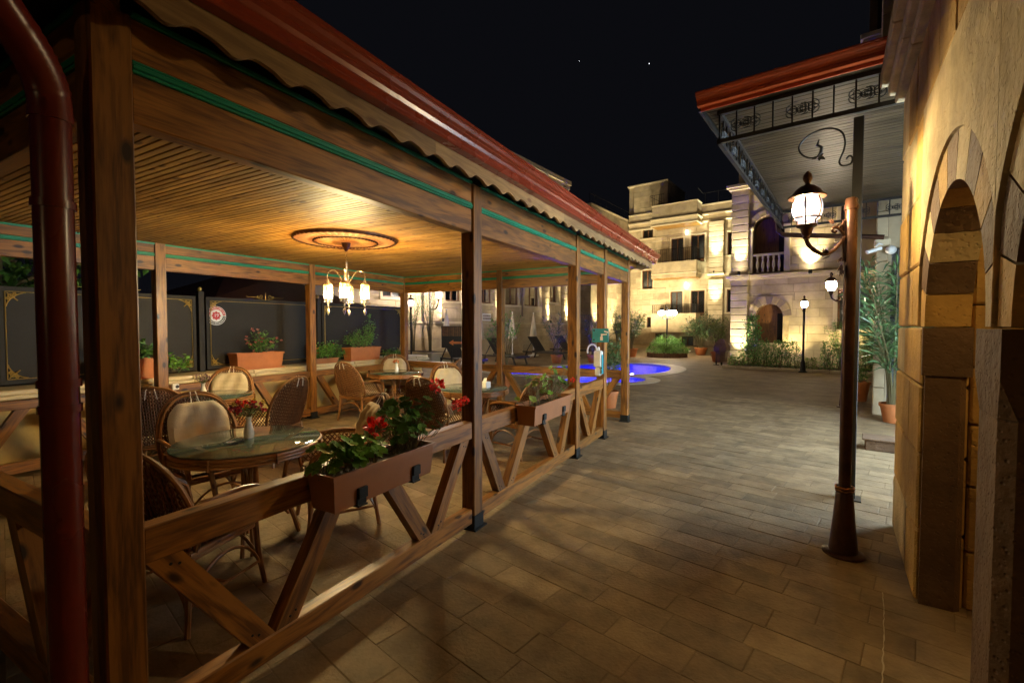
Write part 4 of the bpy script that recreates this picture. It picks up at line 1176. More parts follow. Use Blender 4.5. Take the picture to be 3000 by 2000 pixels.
# ================================================================ STREET LAMPS
def lantern_parts(root, c, s=1.0, mat=None, detail=True):
    # bell lantern with six barrel panes, c = centre of the barrel
    c = Vector(c); pr = [(.058, -.105), (.060, -.075), (.082, -.055), (.093, -.01), (.092, .035), (.078, .085)]
    pr = [(r * s, z * s) for r, z in pr]
    m = MB(); m.lathe(pr, 18 if detail else 10, c, False); m.lathe([(.001, -.06 * s), (.06 * s, -.06 * s)], 12, c, False)
    gl = m.build("glass_barrel", mat or MT['lantern'], root, True)
    m = MB()
    for i in range(6 if detail else 4):
        a = 2 * math.pi * i / (6 if detail else 4) + .35; d = Vector((math.cos(a), math.sin(a), 0))
        m.tube([c + d * (r + .003 * s) + Vector((0, 0, z)) for r, z in pr], .0055 * s, 5)
    for r, z in ((.061, -.105), (.083, -.056)):
        m.tube([c + Vector((r * s * math.cos(2 * math.pi * i / 18), r * s * math.sin(2 * math.pi * i / 18), z * s)) for i in range(18)], .006 * s, 5, closed=True)
    m.build("cage_ribs", MT['bronze'], root)
    m = MB(); m.lathe([(r * s, z * s) for r, z in ((.090, .080), (.112, .083), (.114, .092), (.098, .105), (.075, .135), (.045, .160), (.022, .168), (.014, .178), (.02, .19), (.03, .21), (.026, .24), (.008, .262))], 18, c)
    m.build("lantern_hood", MT['bronze'], root, True)
    m = MB(); m.lathe([(r * s, z * s) for r, z in ((.012, -.20), (.022, -.195), (.020, -.175), (.03, -.165), (.04, -.125), (.063, -.112), (.063, -.104))], 16, c)
    m.build("lantern_cup", MT['bronze'], root, True)
def lamp_post(loc, label, arm_dir, mat=None, detail=True, light=None):
    t = thing("street_lamp", loc, label, "street lamp", "bronze courtyard lamps")
    L0 = Vector(loc); ad = Vector((*arm_dir, 0)).normalized(); P = lambda r, z: L0 + ad * r + Vector((0, 0, z))
    m = MB(); m.lathe([(.125, 0), (.125, .012), (.11, .022), (.09, .026)], 24, loc); m.build("base_plate", MT['bronze'], t, True)
    m = MB(); n = 16; vs = []
    m.lathe([(.088, .02), (.084, .06), (.066, .25), (.052, .43), (.05, .435), (.056, .445), (.056, .462), (.046, .472)], 16, loc); m.build("fluted_base", MT['bronze'], t, True)
    m = MB(); m.lathe([(.037, .47), (.037, .9), (.0365, 2.40), (.043, 2.405), (.043, 2.43), (.037, 2.445), (.037, 2.47), (.03, 2.482), (.003, 2.485)], 18, loc); m.build("shaft", MT['bronze'], t, True)
    if detail:
        m = MB()
        for z in (.455, .475): m.tube([P(0, z) + Vector((.052 * math.cos(2 * math.pi * i / 16), .052 * math.sin(2 * math.pi * i / 16), .004 * math.sin(i * 2))) for i in range(16)], .007, 5, closed=True)
        m.build("tied_rope", MT['rattan'], t)
    m = MB(); R_ = .306
    m.tube(bez(P(.04, 2.22), P(.10, 2.13), P(.16, 2.07), P(.22, 2.11), 10) + bez(P(.22, 2.11), P(.28, 2.14), P(.306, 2.17), P(R_, 2.215), 6)[1:], [.013] * 11 + [.014] * 6, 9)
    m.tube(bez(P(.04, 2.22), P(.07, 2.28), P(.12, 2.30), P(.13, 2.265), 8) , .010, 7); m.tube(bez(P(.13, 2.265), P(.13, 2.245), P(.10, 2.24), P(.10, 2.26), 6), .008, 6)
    arm = m.build("bracket_arm", MT['bronze'], t, True)
    m = MB(); m.tube([P(.045, 2.05), P(.05, 2.15), P(.05, 2.33)], .008, 6)
    m.tube([P(.045, 2.33), P(.075, 2.28), P(.05, 2.22)], .007, 6)
    sd = Vector((-ad.y, ad.x, 0))
    for (r, z, l, a) in ((.15, 2.10, .06, 40), (.14, 2.09, .06, -30), (.17, 2.095, .05, 70), (.06, 2.03, .06, -80), (.058, 2.0, .06, -95), (.06, 2.08, .05, -60), (.12, 2.30, .05, 60), (.10, 2.28, .04, 120)):
        d = ad * math.cos(R(a)) + Vector((0, 0, math.sin(R(a))))
        for s in (-1, 0, 1): m.leaf(P(r, z), d + sd * s * .5, sd.cross(d), l, l * .4)
    m.build("leaf_scrolls", MT['bronze'], arm)
    lantern_parts(t, P(R_, 2.40), 1.0, mat, detail)
    if light:
        m = MB(); m.ball(P(R_, 2.375), .028, 10, 6, 1.4); m.build("bulb", MT['bulb2'], t, True)
        lamp('POINT', tuple(P(R_, 2.40)), light[0], light[1], .035, t)
    return t
rt2 = Vector((-math.cos(R(28.83)), -math.sin(R(28.83))))
lamp_post((.521, 3.902, 0), "bronze street lamp with a lit barrel lantern beside the arcade corner, rope round its base", rt2, light=(64, (1, .80, .46)))
lamp_post((1.43, 11.05, 0), "bronze street lamp with a lit lantern behind the porch, over the clipped shrubs", rt2, MT['globe'], False)
lamp_post((-.6, -5.2, 0), "bronze street lamp with a lit barrel lantern further down the court past the arcade", rt2, MT['lantern'], False, light=(32, (1, .70, .32)))
al = thing("arcade_lantern", tuple(M6 @ Vector((1.5, 2.3, 2.5))), "small lit lantern hanging under the arcade ceiling", "lantern")
m = MB(M6); m.tube([(1.5, 2.3, 2.88), (1.5, 2.3, 2.62)], .006, 5); m.build("chain", MT['iron'], al)
lantern_parts(al, M6 @ Vector((1.5, 2.3, 2.42)), .8, MT['arcl'], False)
# plain post-top lamp in the hedge bed
def top_lamp(loc, label, h=2.36, s=1.0, pw=0):
    t = thing("street_lamp", loc, label, "street lamp", "post-top lamps"); L0 = Vector(loc)
    m = MB(); m.lathe([(.14, 0), (.14, .03), (.09, .06), (.07, .35), (.05, .4), (.035, .45), (.033, h - .25), (.05, h - .24), (.05, h - .2)], 12, loc); m.build("shaft", MT['iron'], t, True)
    lantern_parts(t, L0 + Vector((0, 0, h)), s, MT['globe'] if not pw else MT['globeL'], False)
    if pw: lamp('POINT', tuple(L0 + Vector((0, 0, h))), pw, (1, .84, .72), .05, t)
top_lamp((1.24, 18.75, 0), "slim dark post-top lamp rising from the hedge before the arched niche", 2.36, 1.15)
top_lamp((-12.2, 13.88, 0), "dark post-top lamp beside the oleander trees behind the pavilion", 2.52, 1.3, 45)
wl = thing("wall_lamp", (-12.66, 16.1, 2.6), "lit bracket lamp on the left house wall above the oleander trees", "wall lamp")
m = MB(); m.tube(bez((-13.2, 16.3, 2.4), (-12.9, 16.2, 2.3), (-12.6, 16.08, 2.35), (-12.5, 16.02, 2.7), 10), .03, 6); m.tube([(-13.21, 16.3, 0), (-13.21, 16.3, 3.4)], .05, 8); m.build("bracket", MT['iron'], wl)
lantern_parts(wl, (-12.5, 16.02, 2.98), 1.6, MT['globeL'], False)
lamp('POINT', (-12.5, 16.02, 2.98), 200, (1, .84, .74), .05, wl)
# many-globed lamp in the round bed
ml = thing("street_lamp", (-4.45, 25.1, 0), "tall lamp with a ring of five lit globes in the round shrub bed", "street lamp", "globe lamps")
m = MB(); m.lathe([(.12, 0), (.10, .3), (.045, .5), (.04, 2.2), (.06, 2.22), (.03, 2.6), (.005, 2.75)], 10, (-4.45, 25.1, 0)); m.build("shaft", MT['iron'], ml, True)
for i in range(5):
    a = R(20 + 72 * i); c = Vector((-4.45 + .36 * math.cos(a), 25.1 + .36 * math.sin(a), 2.32))
    m = MB(); m.tube(bez((-4.45, 25.1, 2.0), Vector((-4.45, 25.1, 1.85)).lerp(c, .4), c - Vector((0, 0, .4)), c - Vector((0, 0, .1)), 6), .018, 5)
    ar = m.build("arm", MT['iron'], ml)
    m = MB(); m.ball(c, .13, 12, 8); m.build("globe", MT['globe'], ar, True)
    m = MB(); m.lathe([(.10, .10), (.06, .16), (.01, .26)], 8, c); m.build("cap", MT['iron'], ar)

# ================================================================ ARCADE BUILDING ON THE RIGHT
arc_b = thing("arcade_building", (.9, 2.5, 0), "stone arcade building with banded brown and yellow arches beside the court", "building")
U0, UT = .403, .61
def ash(m, u0, u1, v0, v1, z0, z1, bev=.006, gap=.004):
    m.box(u0, u1, v0 + gap, v1 - gap, z0 + gap, z1 - gap, bev)
def stone(u0, u1, v0, v1, z0, z1, mat, name="stone_block", bev=.011, gap=.004, parent=None):
    m = MB(M6); ash(m, u0, u1, v0, v1, z0, z1, bev, gap); return m.build(name, mat, parent or arc_b)
def stack(v0, v1, zs, mats, u0=U0, u1=UT, name="stone_block"):
    for i in range(len(zs) - 1): stone(u0 + random.uniform(0, .004), u1, v0, v1, zs[i], zs[i + 1], mats[i % len(mats)], name)
# corner pier, yellow tuff outside
random.seed(31)
for i, (za, zb) in enumerate(((0, .42), (.42, .86), (.86, 1.26), (1.26, 1.595), (1.595, 1.98), (1.98, 2.40), (2.40, 2.88))):
    cut = 4.05 + (.2 if i % 2 else -.12)
    stone(U0 + random.uniform(0, .006), UT, 3.50 if i < 4 else 3.68, cut, za, zb, MT['tuff']); stone(U0 + random.uniform(0, .006), UT, cut, 4.72, za, zb, MT['tuff'] if i % 3 else MT['tuffp'])
v = 4.72
while v > -2.5:
    L = random.uniform(.27, .42); stone(U0 + random.uniform(0, .005), UT, v - L, v, 2.88, 3.36, random.choice((MT['tuff'], MT['tuff'], MT['tuffp']))); v -= L
# cornice
for (z0, z1, pj) in ((3.36, 3.44, .05), (3.44, 3.54, .09), (3.54, 3.66, .14)):
    v = 4.72 + pj
    while v > -2.5:
        L = min(random.uniform(.8, 1.1), 9); stone(U0 - pj, UT, v - L, v, z0, z1, MT['tuffp'], "cornice_stone", .01); v -= L
stone(U0 + .05, UT, -2.5, 4.6, 3.66, 5.4, MT['tuff'], "upper_wall")
CZ, AR, AE = 1.595, .65, .86
ARCHES = [2.85, 1.27]                 # arch centres along the wall
PH = (ARCHES[0] - ARCHES[1]) / 2      # half pitch
for ai, vc in enumerate(ARCHES):
    nv = 11
    for i in range(nv):
        a0, a1 = 180 * i / nv, 180 * (i + 1) / nv
        pts = []
        lim = lambda a: min(AE, (PH - .002) / max(1e-3, abs(math.cos(R(a)))))
        for q in range(4): a = a0 + .35 + (a1 - a0 - .7) * q / 3; pts.append((vc + AR * math.cos(R(a)), CZ + AR * math.sin(R(a))))
        for q in range(3, -1, -1): a = a0 + .35 + (a1 - a0 - .7) * q / 3; pts.append((vc + lim(a) * math.cos(R(a)), CZ + lim(a) * math.sin(R(a))))
        m = MB(M6); uf = U0 + .014
        m.prism([(uf, p[0], p[1]) for p in pts], (UT - uf, 0, 0))
        m.build("voussoir", (MT['tuffb'] if i % 2 else (MT['tuffp'] if i % 4 else MT['tuff'])), arc_b)
    # spandrel stones with the arch cut out
    bounds = [(0, 50), (50, 90), (90, 130), (130, 180)]
    for (b0, b1) in bounds:
        inn = [(vc + (AE + .003) * math.cos(R(b0 + (b1 - b0) * q / 8)), CZ + (AE + .003) * math.sin(R(b0 + (b1 - b0) * q / 8))) for q in range(9)]
        inn = [(min(max(p[0], vc - PH + .002), vc + PH - .002), p[1]) for p in inn]
        ztop = 2.876
        def edge(a):
            c_, s_ = math.cos(R(a)), math.sin(R(a)); t = []
            if s_ > 1e-6: t.append((ztop - CZ) / s_)
            if abs(c_) > 1e-6: t.append((PH - .002) / abs(c_))
            k = min(t); return (vc + k * c_, CZ + k * s_)
        outp = [edge(b1)]
        ca = math.degrees(math.atan2(ztop - CZ, PH))
        for cnr in (180 - ca, ca):
            if b0 < cnr < b1: outp.append((vc + (PH - .002) * (1 if cnr < 90 else -1), ztop))
        outp.append(edge(b0))
        poly = inn + outp
        clean = [poly[0]]
        for p in poly[1:]:
            if (Vector(p) - Vector(clean[-1])).length > .004: clean.append(p)
        m = MB(M6); m.prism([(U0, p[0], p[1]) for p in clean], (UT - U0 - .01, 0, 0)); m.build("spandrel_stone", random.choice((MT['tuff'], MT['tuffp'])), arc_b)
# piers between the arches: brown shafts with chamfered capitals
def pier(v0, v1, jamb_only=False):
    z = 1.32
    e = .035
    m = MB(M6)
    a = [(U0 + e, v0, 0), (UT - e, v0, 0), (UT, v0 + e, 0), (UT, v1 - e, 0), (UT - e, v1, 0), (U0 + e, v1, 0), (U0, v1 - e, 0), (U0, v0 + e, 0)]
    m.prism(a, (0, 0, z)); m.build("pier_shaft", MT['tuffb'], arc_b)
    m = MB(M6)
    b = [(U0 + .002, v0, 0), (UT, v0, 0), (UT, v0, 0), (UT, v1, 0), (UT, v1, 0), (U0 + .002, v1, 0), (U0 + .002, v1, 0), (U0 + .002, v0, 0)]
    vs = [(p[0], p[1], z + .002) for p in a] + [(p[0] - (.008 if p[0] < .5 else -.008), p[1] + (.008 if p[1] > (v0 + v1) / 2 else -.008), z + .12) for p in b] + [(p[0] - (.008 if p[0] < .5 else -.008), p[1] + (.008 if p[1] > (v0 + v1) / 2 else -.008), CZ - .003) for p in b]
    fs = [tuple(range(16, 24))]
    for r in range(2):
        for i in range(8): j = (i + 1) % 8; fs.append((r * 8 + i, r * 8 + j, r * 8 + 8 + j, r * 8 + 8 + i))
    m.add(vs, fs); m.build("pier_capital", MT['tuffb'], arc_b)
pier(ARCHES[1] + AR, ARCHES[0] - AR); pier(.30, ARCHES[1] - AR)
m = MB(M6); m.prism([(U0 + .02, 3.47, 0), (UT - .04, 3.47, 0), (UT - .012, 3.498, 0), (U0 + .02, 3.498, 0)], (0, 0, 1.32)); m.build("jamb_shaft", MT['tuffb'], arc_b)
m = MB(M6); m.prism([(U0 + .004, 3.455, 1.323), (UT + .004, 3.455, 1.323), (UT + .004, 3.498, 1.323), (U0 + .004, 3.498, 1.323)], (0, 0, .27)); m.build("jamb_capital", MT['tuffb'], arc_b)
# wall inside the arcade, facing the camera through the first arch
zz = [0, .33, .70, 1.05, 1.37, 1.72, 2.1, 2.5, 2.88]
for i in range(len(zz) - 1):
    vv = [UT + .012, 1.15 + (.2 if i % 2 else 0), 1.9, 2.7]
    for j in range(3): stone(vv[j], vv[j + 1], 3.53, 3.62, zz[i], zz[i + 1], MT['tuff'])
stone(UT + .01, 2.72, 3.625, 3.66, 0, 2.88, MT['limeb'], "inner_backing")
stone(2.6, 2.7, -2.5, 3.5, 0, 2.88, MT['tuff'], "inner_wall"); stone(UT + .002, 2.7, -2.5, 3.62, 2.882, 3.0, MT['tuffb'], "inner_ceiling")
m = MB(M6); m.box(U0 + .02, UT - .01, -2.5, .29, 0, 2.87); m.build("end_wall", MT['tuff'], arc_b)
m = MB(M6); m.box(UT + .004, 2.6, 4.5, 4.7, 0, 5.4); m.build("rear_wall", MT['tuff'], arc_b)

# ================================================================ ENTRANCE PORCH WITH IRON FRIEZE
aw = thing("entrance_porch", (.05, 5.25, 0), "entrance porch with varnished board soffit, iron scroll frieze and red gutter", "porch")
AU0, AU1, AV0, AV1, AZ = -1.15, 1.75, 5.12, 10.25, 3.49
def awp(m, name, mat, parent=None, smooth=False): return m.build(name, mat, parent or aw, smooth)
m = MB(M8); m.box(-.035, .042, 5.21, 5.287, .012, AZ, .004); ps = awp(m, "post", MT['steel'])
m = MB(M8); m.box(-.08, .087, 5.165, 5.332, 0, .012); awp(m, "foot_plate", MT['steel'], ps)
m = MB(M8); m.box(1.6, 1.7, 5.2, 5.3, 0, AZ, .004); awp(m, "post", MT['steel'])
m = MB(M8); m.box(1.6, 1.7, 10.1, 10.2, 0, AZ, .004); awp(m, "post", MT['steel'])
# frame bars (lower chord) and upper chord
ZT = 3.80
for z in (AZ + .02, ZT):
    for a, b in (((AU0, AV0), (AU1, AV0)), ((AU0, AV0), (AU0, AV1)), ((AU0, AV1), (AU1, AV1))):
        m = MB(M8); A, B = Vector((a[0], a[1], z)), Vector((b[0], b[1], z)); d = (B - A).normalized()
        m.bar(A - d * .02, B + d * .02, .04, .04); awp(m, "frame_bar", MT['steel'])
# frieze: upright bars and scrolls
def scroll(m, c, du, s, flip=1):
    c, du = Vector(c), Vector(du); up = Vector((0, 0, 1))
    for sg in (-1, 1):
        pts = [c + du * flip * (s * .50 * (1 - t / 16 * .75) * math.cos(t * .55 + 1.57)) * 1.0 + up * (sg * s * .55 + sg * s * .42 * (1 - t / 16 * .75) * math.sin(t * .55 + 1.57) - sg * s * .42) for t in range(17)]
        m.tube(pts, .0042, 4)
def frieze(a, b, nb):
    A, B = Vector((a[0], a[1], 0)), Vector((b[0], b[1], 0)); d = (B - A).normalized(); L = (B - A).length
    for i in range(nb + 1):
        p = A + d * L * i / nb; m = MB(M8); m.bar(p + Vector((0, 0, AZ + .03)), p + Vector((0, 0, ZT - .02)), .014, .014); fb = awp(m, "frieze_bar", MT['iron'])
        if i % 3 == 1 or i % 3 == 2:
            m = MB(M8); scroll(m, p + Vector((0, 0, (AZ + ZT) / 2)), d * (1 if i % 3 == 1 else -1) , .12, 1 if i % 3 == 1 else 1)
            scroll(m, p + d * (.07 if i % 3 == 1 else -.07) + Vector((0, 0, (AZ + ZT) / 2)), d, .10, -1); awp(m, "frieze_scroll", MT['iron'], fb)
frieze((AU0, AV0), (AU1, AV0), 18); frieze((AU0, AV0), (AU0, AV1), 30); frieze((AU0, AV1), (AU1, AV1), 18)
# board soffit, boards run along the near edge
vv = AV0 - .22
while vv < AV1 + .1:
    m = MB(M8); z = ZT + .03 + random.uniform(-.001, .001)
    m.bar((AU0 - .12, vv + .045, z), (AU1, vv + .045, z), .0865, .02, bev=.003); awp(m, "soffit_board", MT['porch']); vv += .09
m = MB(M8); m.box(AU0 - .12, AU1, AV0 - .2, AV1 + .1, ZT + .045, ZT + .06); awp(m, "soffit_backing", MT['dark'])
# roof and gutter (red) along the near and left edges
m = MB(M8)
e = [(AU0 - .16, AV0 - .26, ZT + .10), (AU1, AV0 - .26, ZT + .10), (AU1, AV1 + .16, ZT + .10), (AU0 - .16, AV1 + .16, ZT + .10), (AU0 + 1.2, AV0 + 1.1, ZT + .75), (AU1, AV0 + 1.1, ZT + .75), (AU1, AV1 - 1.2, ZT + .75), (AU0 + 1.2, AV1 - 1.2, ZT + .75)]
m.add(e, [(0, 1, 5, 4), (2, 3, 7, 6), (3, 0, 4, 7), (4, 5, 6, 7)]); awp(m, "porch_roof", MT['roof'])
m = MB(M8); m.box(AU0 - .13, AU1, AV0 - .225, AV0 - .205, ZT - .03, ZT + .11); awp(m, "eave_board", MT['gutterLit'])
m = MB(M8); m.box(AU0 - .15, AU0 - .13, AV0 - .225, AV1 + .12, ZT - .03, ZT + .11); awp(m, "eave_board", MT['steel'])
def gutter8(p0, p1, od, mat):
    M = M8; P0, P1, OD = M @ Vector(p0), M @ Vector(p1), (M.to_3x3() @ Vector(od))
    P0.z = P1.z = 0
    return gutter(P0, P1, OD, mat, zt=ZT + .115, w=.13, h=.115, parent=aw, back=.002, brk=1.2)
gutter8((AU0 - .15, AV0 - .225, 0), (AU1, AV0 - .225, 0), (0, -1, 0), MT['gutterLit'])
# iron S-scroll bracket by the post
m = MB(M8); vf = 5.25
def catmull(P, k=5):
    P = [Vector(p) for p in P]; out = []
    for i in range(len(P) - 1):
        p0, p1, p2, p3 = P[max(i - 1, 0)], P[i], P[i + 1], P[min(i + 2, len(P) - 1)]
        for q in range(k):
            t = q / k; out.append(.5 * ((2 * p1) + (p2 - p0) * t + (2 * p0 - 5 * p1 + 4 * p2 - p3) * t * t + (3 * p1 - p0 - 3 * p2 + p3) * t ** 3))
    return out + [P[-1]]
m.tube(catmull([(a - .03, vf, z) for a, z in ((-.055, 3.14), (-.03, 3.165), (-.008, 3.14), (-.02, 3.09), (-.08, 3.085), (-.105, 3.13), (-.075, 3.22), (-.065, 3.30), (-.09, 3.39), (-.16, 3.445), (-.26, 3.455), (-.36, 3.42), (-.425, 3.345), (-.41, 3.27), (-.35, 3.215), (-.28, 3.205))]), .008, 6)
br_ = awp(m, "scroll_bracket", MT['iron'], None, True)
m = MB(M8)
m.M = M8 @ Matrix.Translation((-.03, 0, 0))
m.tube([(-.28, vf, 3.205), (-.25, vf, 3.24), (-.245, vf, 3.29), (-.28, vf, 3.32), (-.265, vf, 3.37)], [.008, .016, .014, .013, .004], 6)
for (a, l) in ((-40, .07), (-80, .05), (200, .06), (20, .04)): m.leaf((-.265, vf, 3.215), (math.cos(R(a)), 0, math.sin(R(a))), (0, 1, 0), l, .03)
awp(m, "leaf_tip", MT['iron'], br_)
# thin downpipe from the porch far corner across to the wall
dp = MB(M8); dp.tube([(AU0 - .08, AV1 + .1, 3.72), (AU0 - .06, AV1 + .05, 3.46), (AU0 + .02, AV1 + .06, 3.38), (.4, AV1 + .08, 3.16)], .045, 10); awp(dp, "downpipe", MT['bronze'], None, True)
# entrance front: lit glazed doors behind the porch, hidden side faces the porch
en = thing("hotel_entrance", (2.6, 8.2, 0), "stone entrance front with tall lit glazed doors under the porch", "building")
def ep(m, name, mat, parent=None): return m.build(name, mat, parent or en)
m = MB(M8); m.box(2.32, 2.6, 4.9, 5.6, 0, 8); m.box(2.32, 2.6, 8.4, 10.6, 0, 8); m.box(2.32, 2.6, 5.6, 8.4, 2.75, 8); ep(m, "side_wall", MT['lime'])
m = MB(M8); m.box(2.40, 2.42, 5.65, 8.35, .1, 2.7); dr = ep(m, "glazed_door", MT['doorlit'])
m = MB(M8)
for vq in (5.62, 6.3, 7.0, 7.7, 8.38): m.box(2.36, 2.40, vq - .03, vq + .03, 0, 2.75)
ep(m, "door_frame", MT['winwood'], dr)
random.seed(41)
zc = [0, .5, .95, 1.4, 1.85, 2.3, 2.75, 3.2, 3.65, 4.1, 4.6, 5.1, 5.6, 6.1, 6.6, 7.1, 7.6]
for i in range(len(zc) - 1):
    m = MB(M8); m.box(.30, .46, 10.50 + random.uniform(0, .01), 10.7, zc[i] + .004, zc[i + 1] - .004, .012); ep(m, "pilaster_stone", MT['lime'])
m = MB(M8); m.box(.27, .50, 10.46, 10.7, 3.02, 3.16, .02); ep(m, "pilaster_capital", MT['limel'])
m = MB(M8); m.box(.47, 2.32, 10.6, 10.8, 3.0, 8); m.box(.47, .52, 10.6, 10.8, 0, 3.0); m.box(1.6, 2.32, 10.6, 10.8, 0, 3.0); ep(m, "front_wall", MT['lime'])
m = MB(M8); m.box(.52, 1.6, 10.72, 10.74, .1, 3.0); wp = ep(m, "lattice_window", MT['pane'])
m = MB(M8); m.box(.52, 1.6, 10.78, 10.80, .1, 3.0); ep(m, "window_curtain", MT['curtain'], wp)
m = MB(M8)
for k in range(8): m.box(.52, 1.6, 10.70, 10.72, .1 + k * .41, .125 + k * .41)
for uq in (.6, .74, .9, 1.06, 1.3): m.box(uq - .008, uq + .008, 10.695, 10.70, .1, 3.0)
ep(m, "window_grille", MT['iron'], wp)
# upper storey and belfry-like top
m = MB(M8); m.box(.12, 1.9, 13.4, 14.6, 3, 7.85); ep(m, "upper_storey", MT['lime'])
m = MB(M8)
for uq in (.3, .45, .62): m.box(uq, uq + .012, 13.385, 13.4, 6.5, 7.85)
ep(m, "stone_joint", MT['limeb'])
for z0, z1, pj in ((7.85, 7.98, .04), (7.98, 8.14, .08), (8.14, 8.26, .12)):
    m = MB(M8); m.box(.12 - pj, 1.9, 13.4 - pj, 14.6, z0, z1, .015); ep(m, "cornice", MT['limel'])
m = MB(M8); m.box(.16, .30, 13.4, 13.6, 8.26, 10.5); m.box(.72, .9, 13.4, 13.6, 8.26, 10.5); ep(m, "belfry_pier", MT['tuffb'])
m = MB(M8); m.box(.30, .72, 13.56, 13.6, 8.26, 10.5); ep(m, "belfry_recess", MT['darkroom'])
m = MB(M8); m.tube([(.45, 13.5, 8.3), (.47, 13.48, 8.8), (.43, 13.5, 9.3), (.48, 13.48, 9.7)], [.07, .04, .06, .03], 7); ep(m, "carved_figure", MT['tuffp'])
# security camera
sc_ = thing("security_camera", tuple(M8 @ Vector((.28, 10.3, 2.98))), "small white security camera on an arm by the lattice window", "camera")
m = MB(M8); m.tube([(.40, 10.5, 3.05), (.33, 10.35, 3.06), (.28, 10.3, 3.0)], .015, 6); m.build("arm", MT['white'], sc_)
m = MB(M8); m.ball((.50, 10.42, 2.94), .08, 12, 8); m.build("dome", MT['white'], sc_, True)
m = MB(M8); m.tube([(.36, 10.3, 2.97), (.16, 10.2, 2.90)], .035, 10); m.build("camera_body", MT['white'], sc_, True)

# ================================================================ HELPERS FOR THE FAR HOUSES
def facade(root, along, w0, w1, z0, z1, plane, openings, out, M, course=.42, blk=1.1, mat='lime', depth=.10, name="facing_stones", gap=.014):
    """ashlar skin on a wall: along 'u' or 'v'; openings = rectangles (a0,a1,z0,z1)"""
    m = MB(M); z = z0; i = 0
    while z < z1 - .05:
        h = min(course, z1 - z); a = w0 - (blk * .5 if i % 2 else 0) + random.uniform(-.05, .05)
        while a < w1:
            L = blk * random.uniform(.75, 1.25)
            rects = [(max(a, w0), min(a + L, w1), z, z + h)]
            for o in openings:
                nr = []
                for (p, q, r, s) in rects:
                    if q <= o[0] or p >= o[1] or s <= o[2] or r >= o[3]: nr.append((p, q, r, s)); continue
                    if r < o[2]: nr.append((p, q, r, o[2]))
                    if s > o[3]: nr.append((p, q, o[3], s))
                    rr, ss = max(r, o[2]), min(s, o[3])
                    if p < o[0]: nr.append((p, o[0], rr, ss))
                    if q > o[1]: nr.append((o[1], q, rr, ss))
                rects = nr
            for (p, q, r, s) in rects:
                if q - p < .03 or s - r < .03: continue
                e = random.uniform(0, .006)
                if along == 'u': m.box(p + gap / 2, q - gap / 2, min(plane + e * -out, plane - out * depth), max(plane + e * -out, plane - out * depth), r + gap / 2, s - gap / 2)
                else: m.box(min(plane - out * e, plane - out * depth), max(plane - out * e, plane - out * depth), p + gap / 2, q - gap / 2, r + gap / 2, s - gap / 2)
            a += L
        z += h; i += 1
    tag(m.build(name, MT[mat], root), kind="stuff")
def window(root, along, a0, a1, z0, z1, plane, out, M, kind='pane', sill=True, reveal=.14, surround=True, door=False, curtain=True):
    """window set back in its opening: frame, panes, curtain, sill, surround"""
    def bx(m, p, q, d0, d1, r, s, bev=0):
        lo, hi = sorted((plane + out * d0, plane + out * d1))
        if along == 'u': m.box(p, q, lo, hi, r, s, bev)
        else: m.box(lo, hi, p, q, r, s, bev)
    f = .07; m = MB(M); bx(m, a0, a0 + f, -reveal, -reveal + .06, z0, z1); bx(m, a1 - f, a1, -reveal, -reveal + .06, z0, z1)
    bx(m, a0 + f, a1 - f, -reveal, -reveal + .06, z1 - f, z1); bx(m, a0 + f, a1 - f, -reveal, -reveal + .06, z0, z0 + f * (4 if door else 1))
    if a1 - a0 > .9: bx(m, (a0 + a1) / 2 - .04, (a0 + a1) / 2 + .04, -reveal + .001, -reveal + .059, z0 + f, z1 - f)
    w = m.build("door" if door else "window", MT['winwood'], root)
    m = MB(M); bx(m, a0 + f, a1 - f, -reveal + .02, -reveal + .03, z0 + f, z1 - f); m.build("pane", MT['pane'], w)
    m = MB(M)
    if curtain:
        n = 16
        for i in range(n):
            p = a0 + f + (a1 - a0 - 2 * f) * i / n; q = a0 + f + (a1 - a0 - 2 * f) * (i + 1) / n
            bx(m, p, q, -reveal - .05 - .02 * (i % 2), -reveal - .045 - .02 * (i % 2), z0 + f, z1 - f)
        m.build("curtain", MT['curtain'], w)
    m = MB(M); bx(m, a0 - .02, a1 + .02, -reveal - .3, -reveal - .28, z0, z1); m.build("room", MT['darkroom'], w)
    if surround:
        m = MB(M); t = .14
        bx(m, a0 - t, a0, -.02, .035, z0, z1, .01); bx(m, a1, a1 + t, -.02, .035, z0, z1, .01); bx(m, a0 - t, a1 + t, -.02, .045, z1, z1 + t, .01); m.build("surround", MT['limel'], w)
    if sill:
        m = MB(M); bx(m, a0 - .2, a1 + .2, -.05, .12, z0 - .11, z0 - .001, .015); m.build("sill", MT['limel'], w)
    return w
def wash(lab, loc, direction, power, col=(1, .80, .42), size=50, blend=.9, root=None, r=.04):
    """uplighter: a short tin with a lit lens and its own beam"""
    d = Vector(direction).normalized(); loc = Vector(loc)
    t = thing("uplighter", tuple(loc), lab, "uplighter", "uplighters along the house fronts")
    q = d.to_track_quat('Z', 'Y').to_matrix().to_4x4(); M = Matrix.Translation(loc) @ q
    m = MB(M); m.lathe([(.05, -.16), (.06, -.15), (.06, .0), (.052, .0), (.05, -.02)], 12, (0, 0, 0), False); m.build("tin", MT['iron'], t)
    m = MB(M); m.lathe([(.001, -.012), (.05, -.012)], 12, (0, 0, 0), False); m.build("lens", MT['spot'], t)
    l = lamp('SPOT', tuple(loc + d * .02), power, col, r, t, spot_size=R(size), spot_blend=blend)
    aim(l, d)
    return t
def W8(u, v, z): return tuple(M8 @ Vector((u, v, z)))
E8 = M8.to_3x3() @ Vector((0, 1, 0)); EU8 = M8.to_3x3() @ Vector((1, 0, 0))
def dir8(u, v, z): return tuple(M8.to_3x3() @ Vector((u, v, z)))

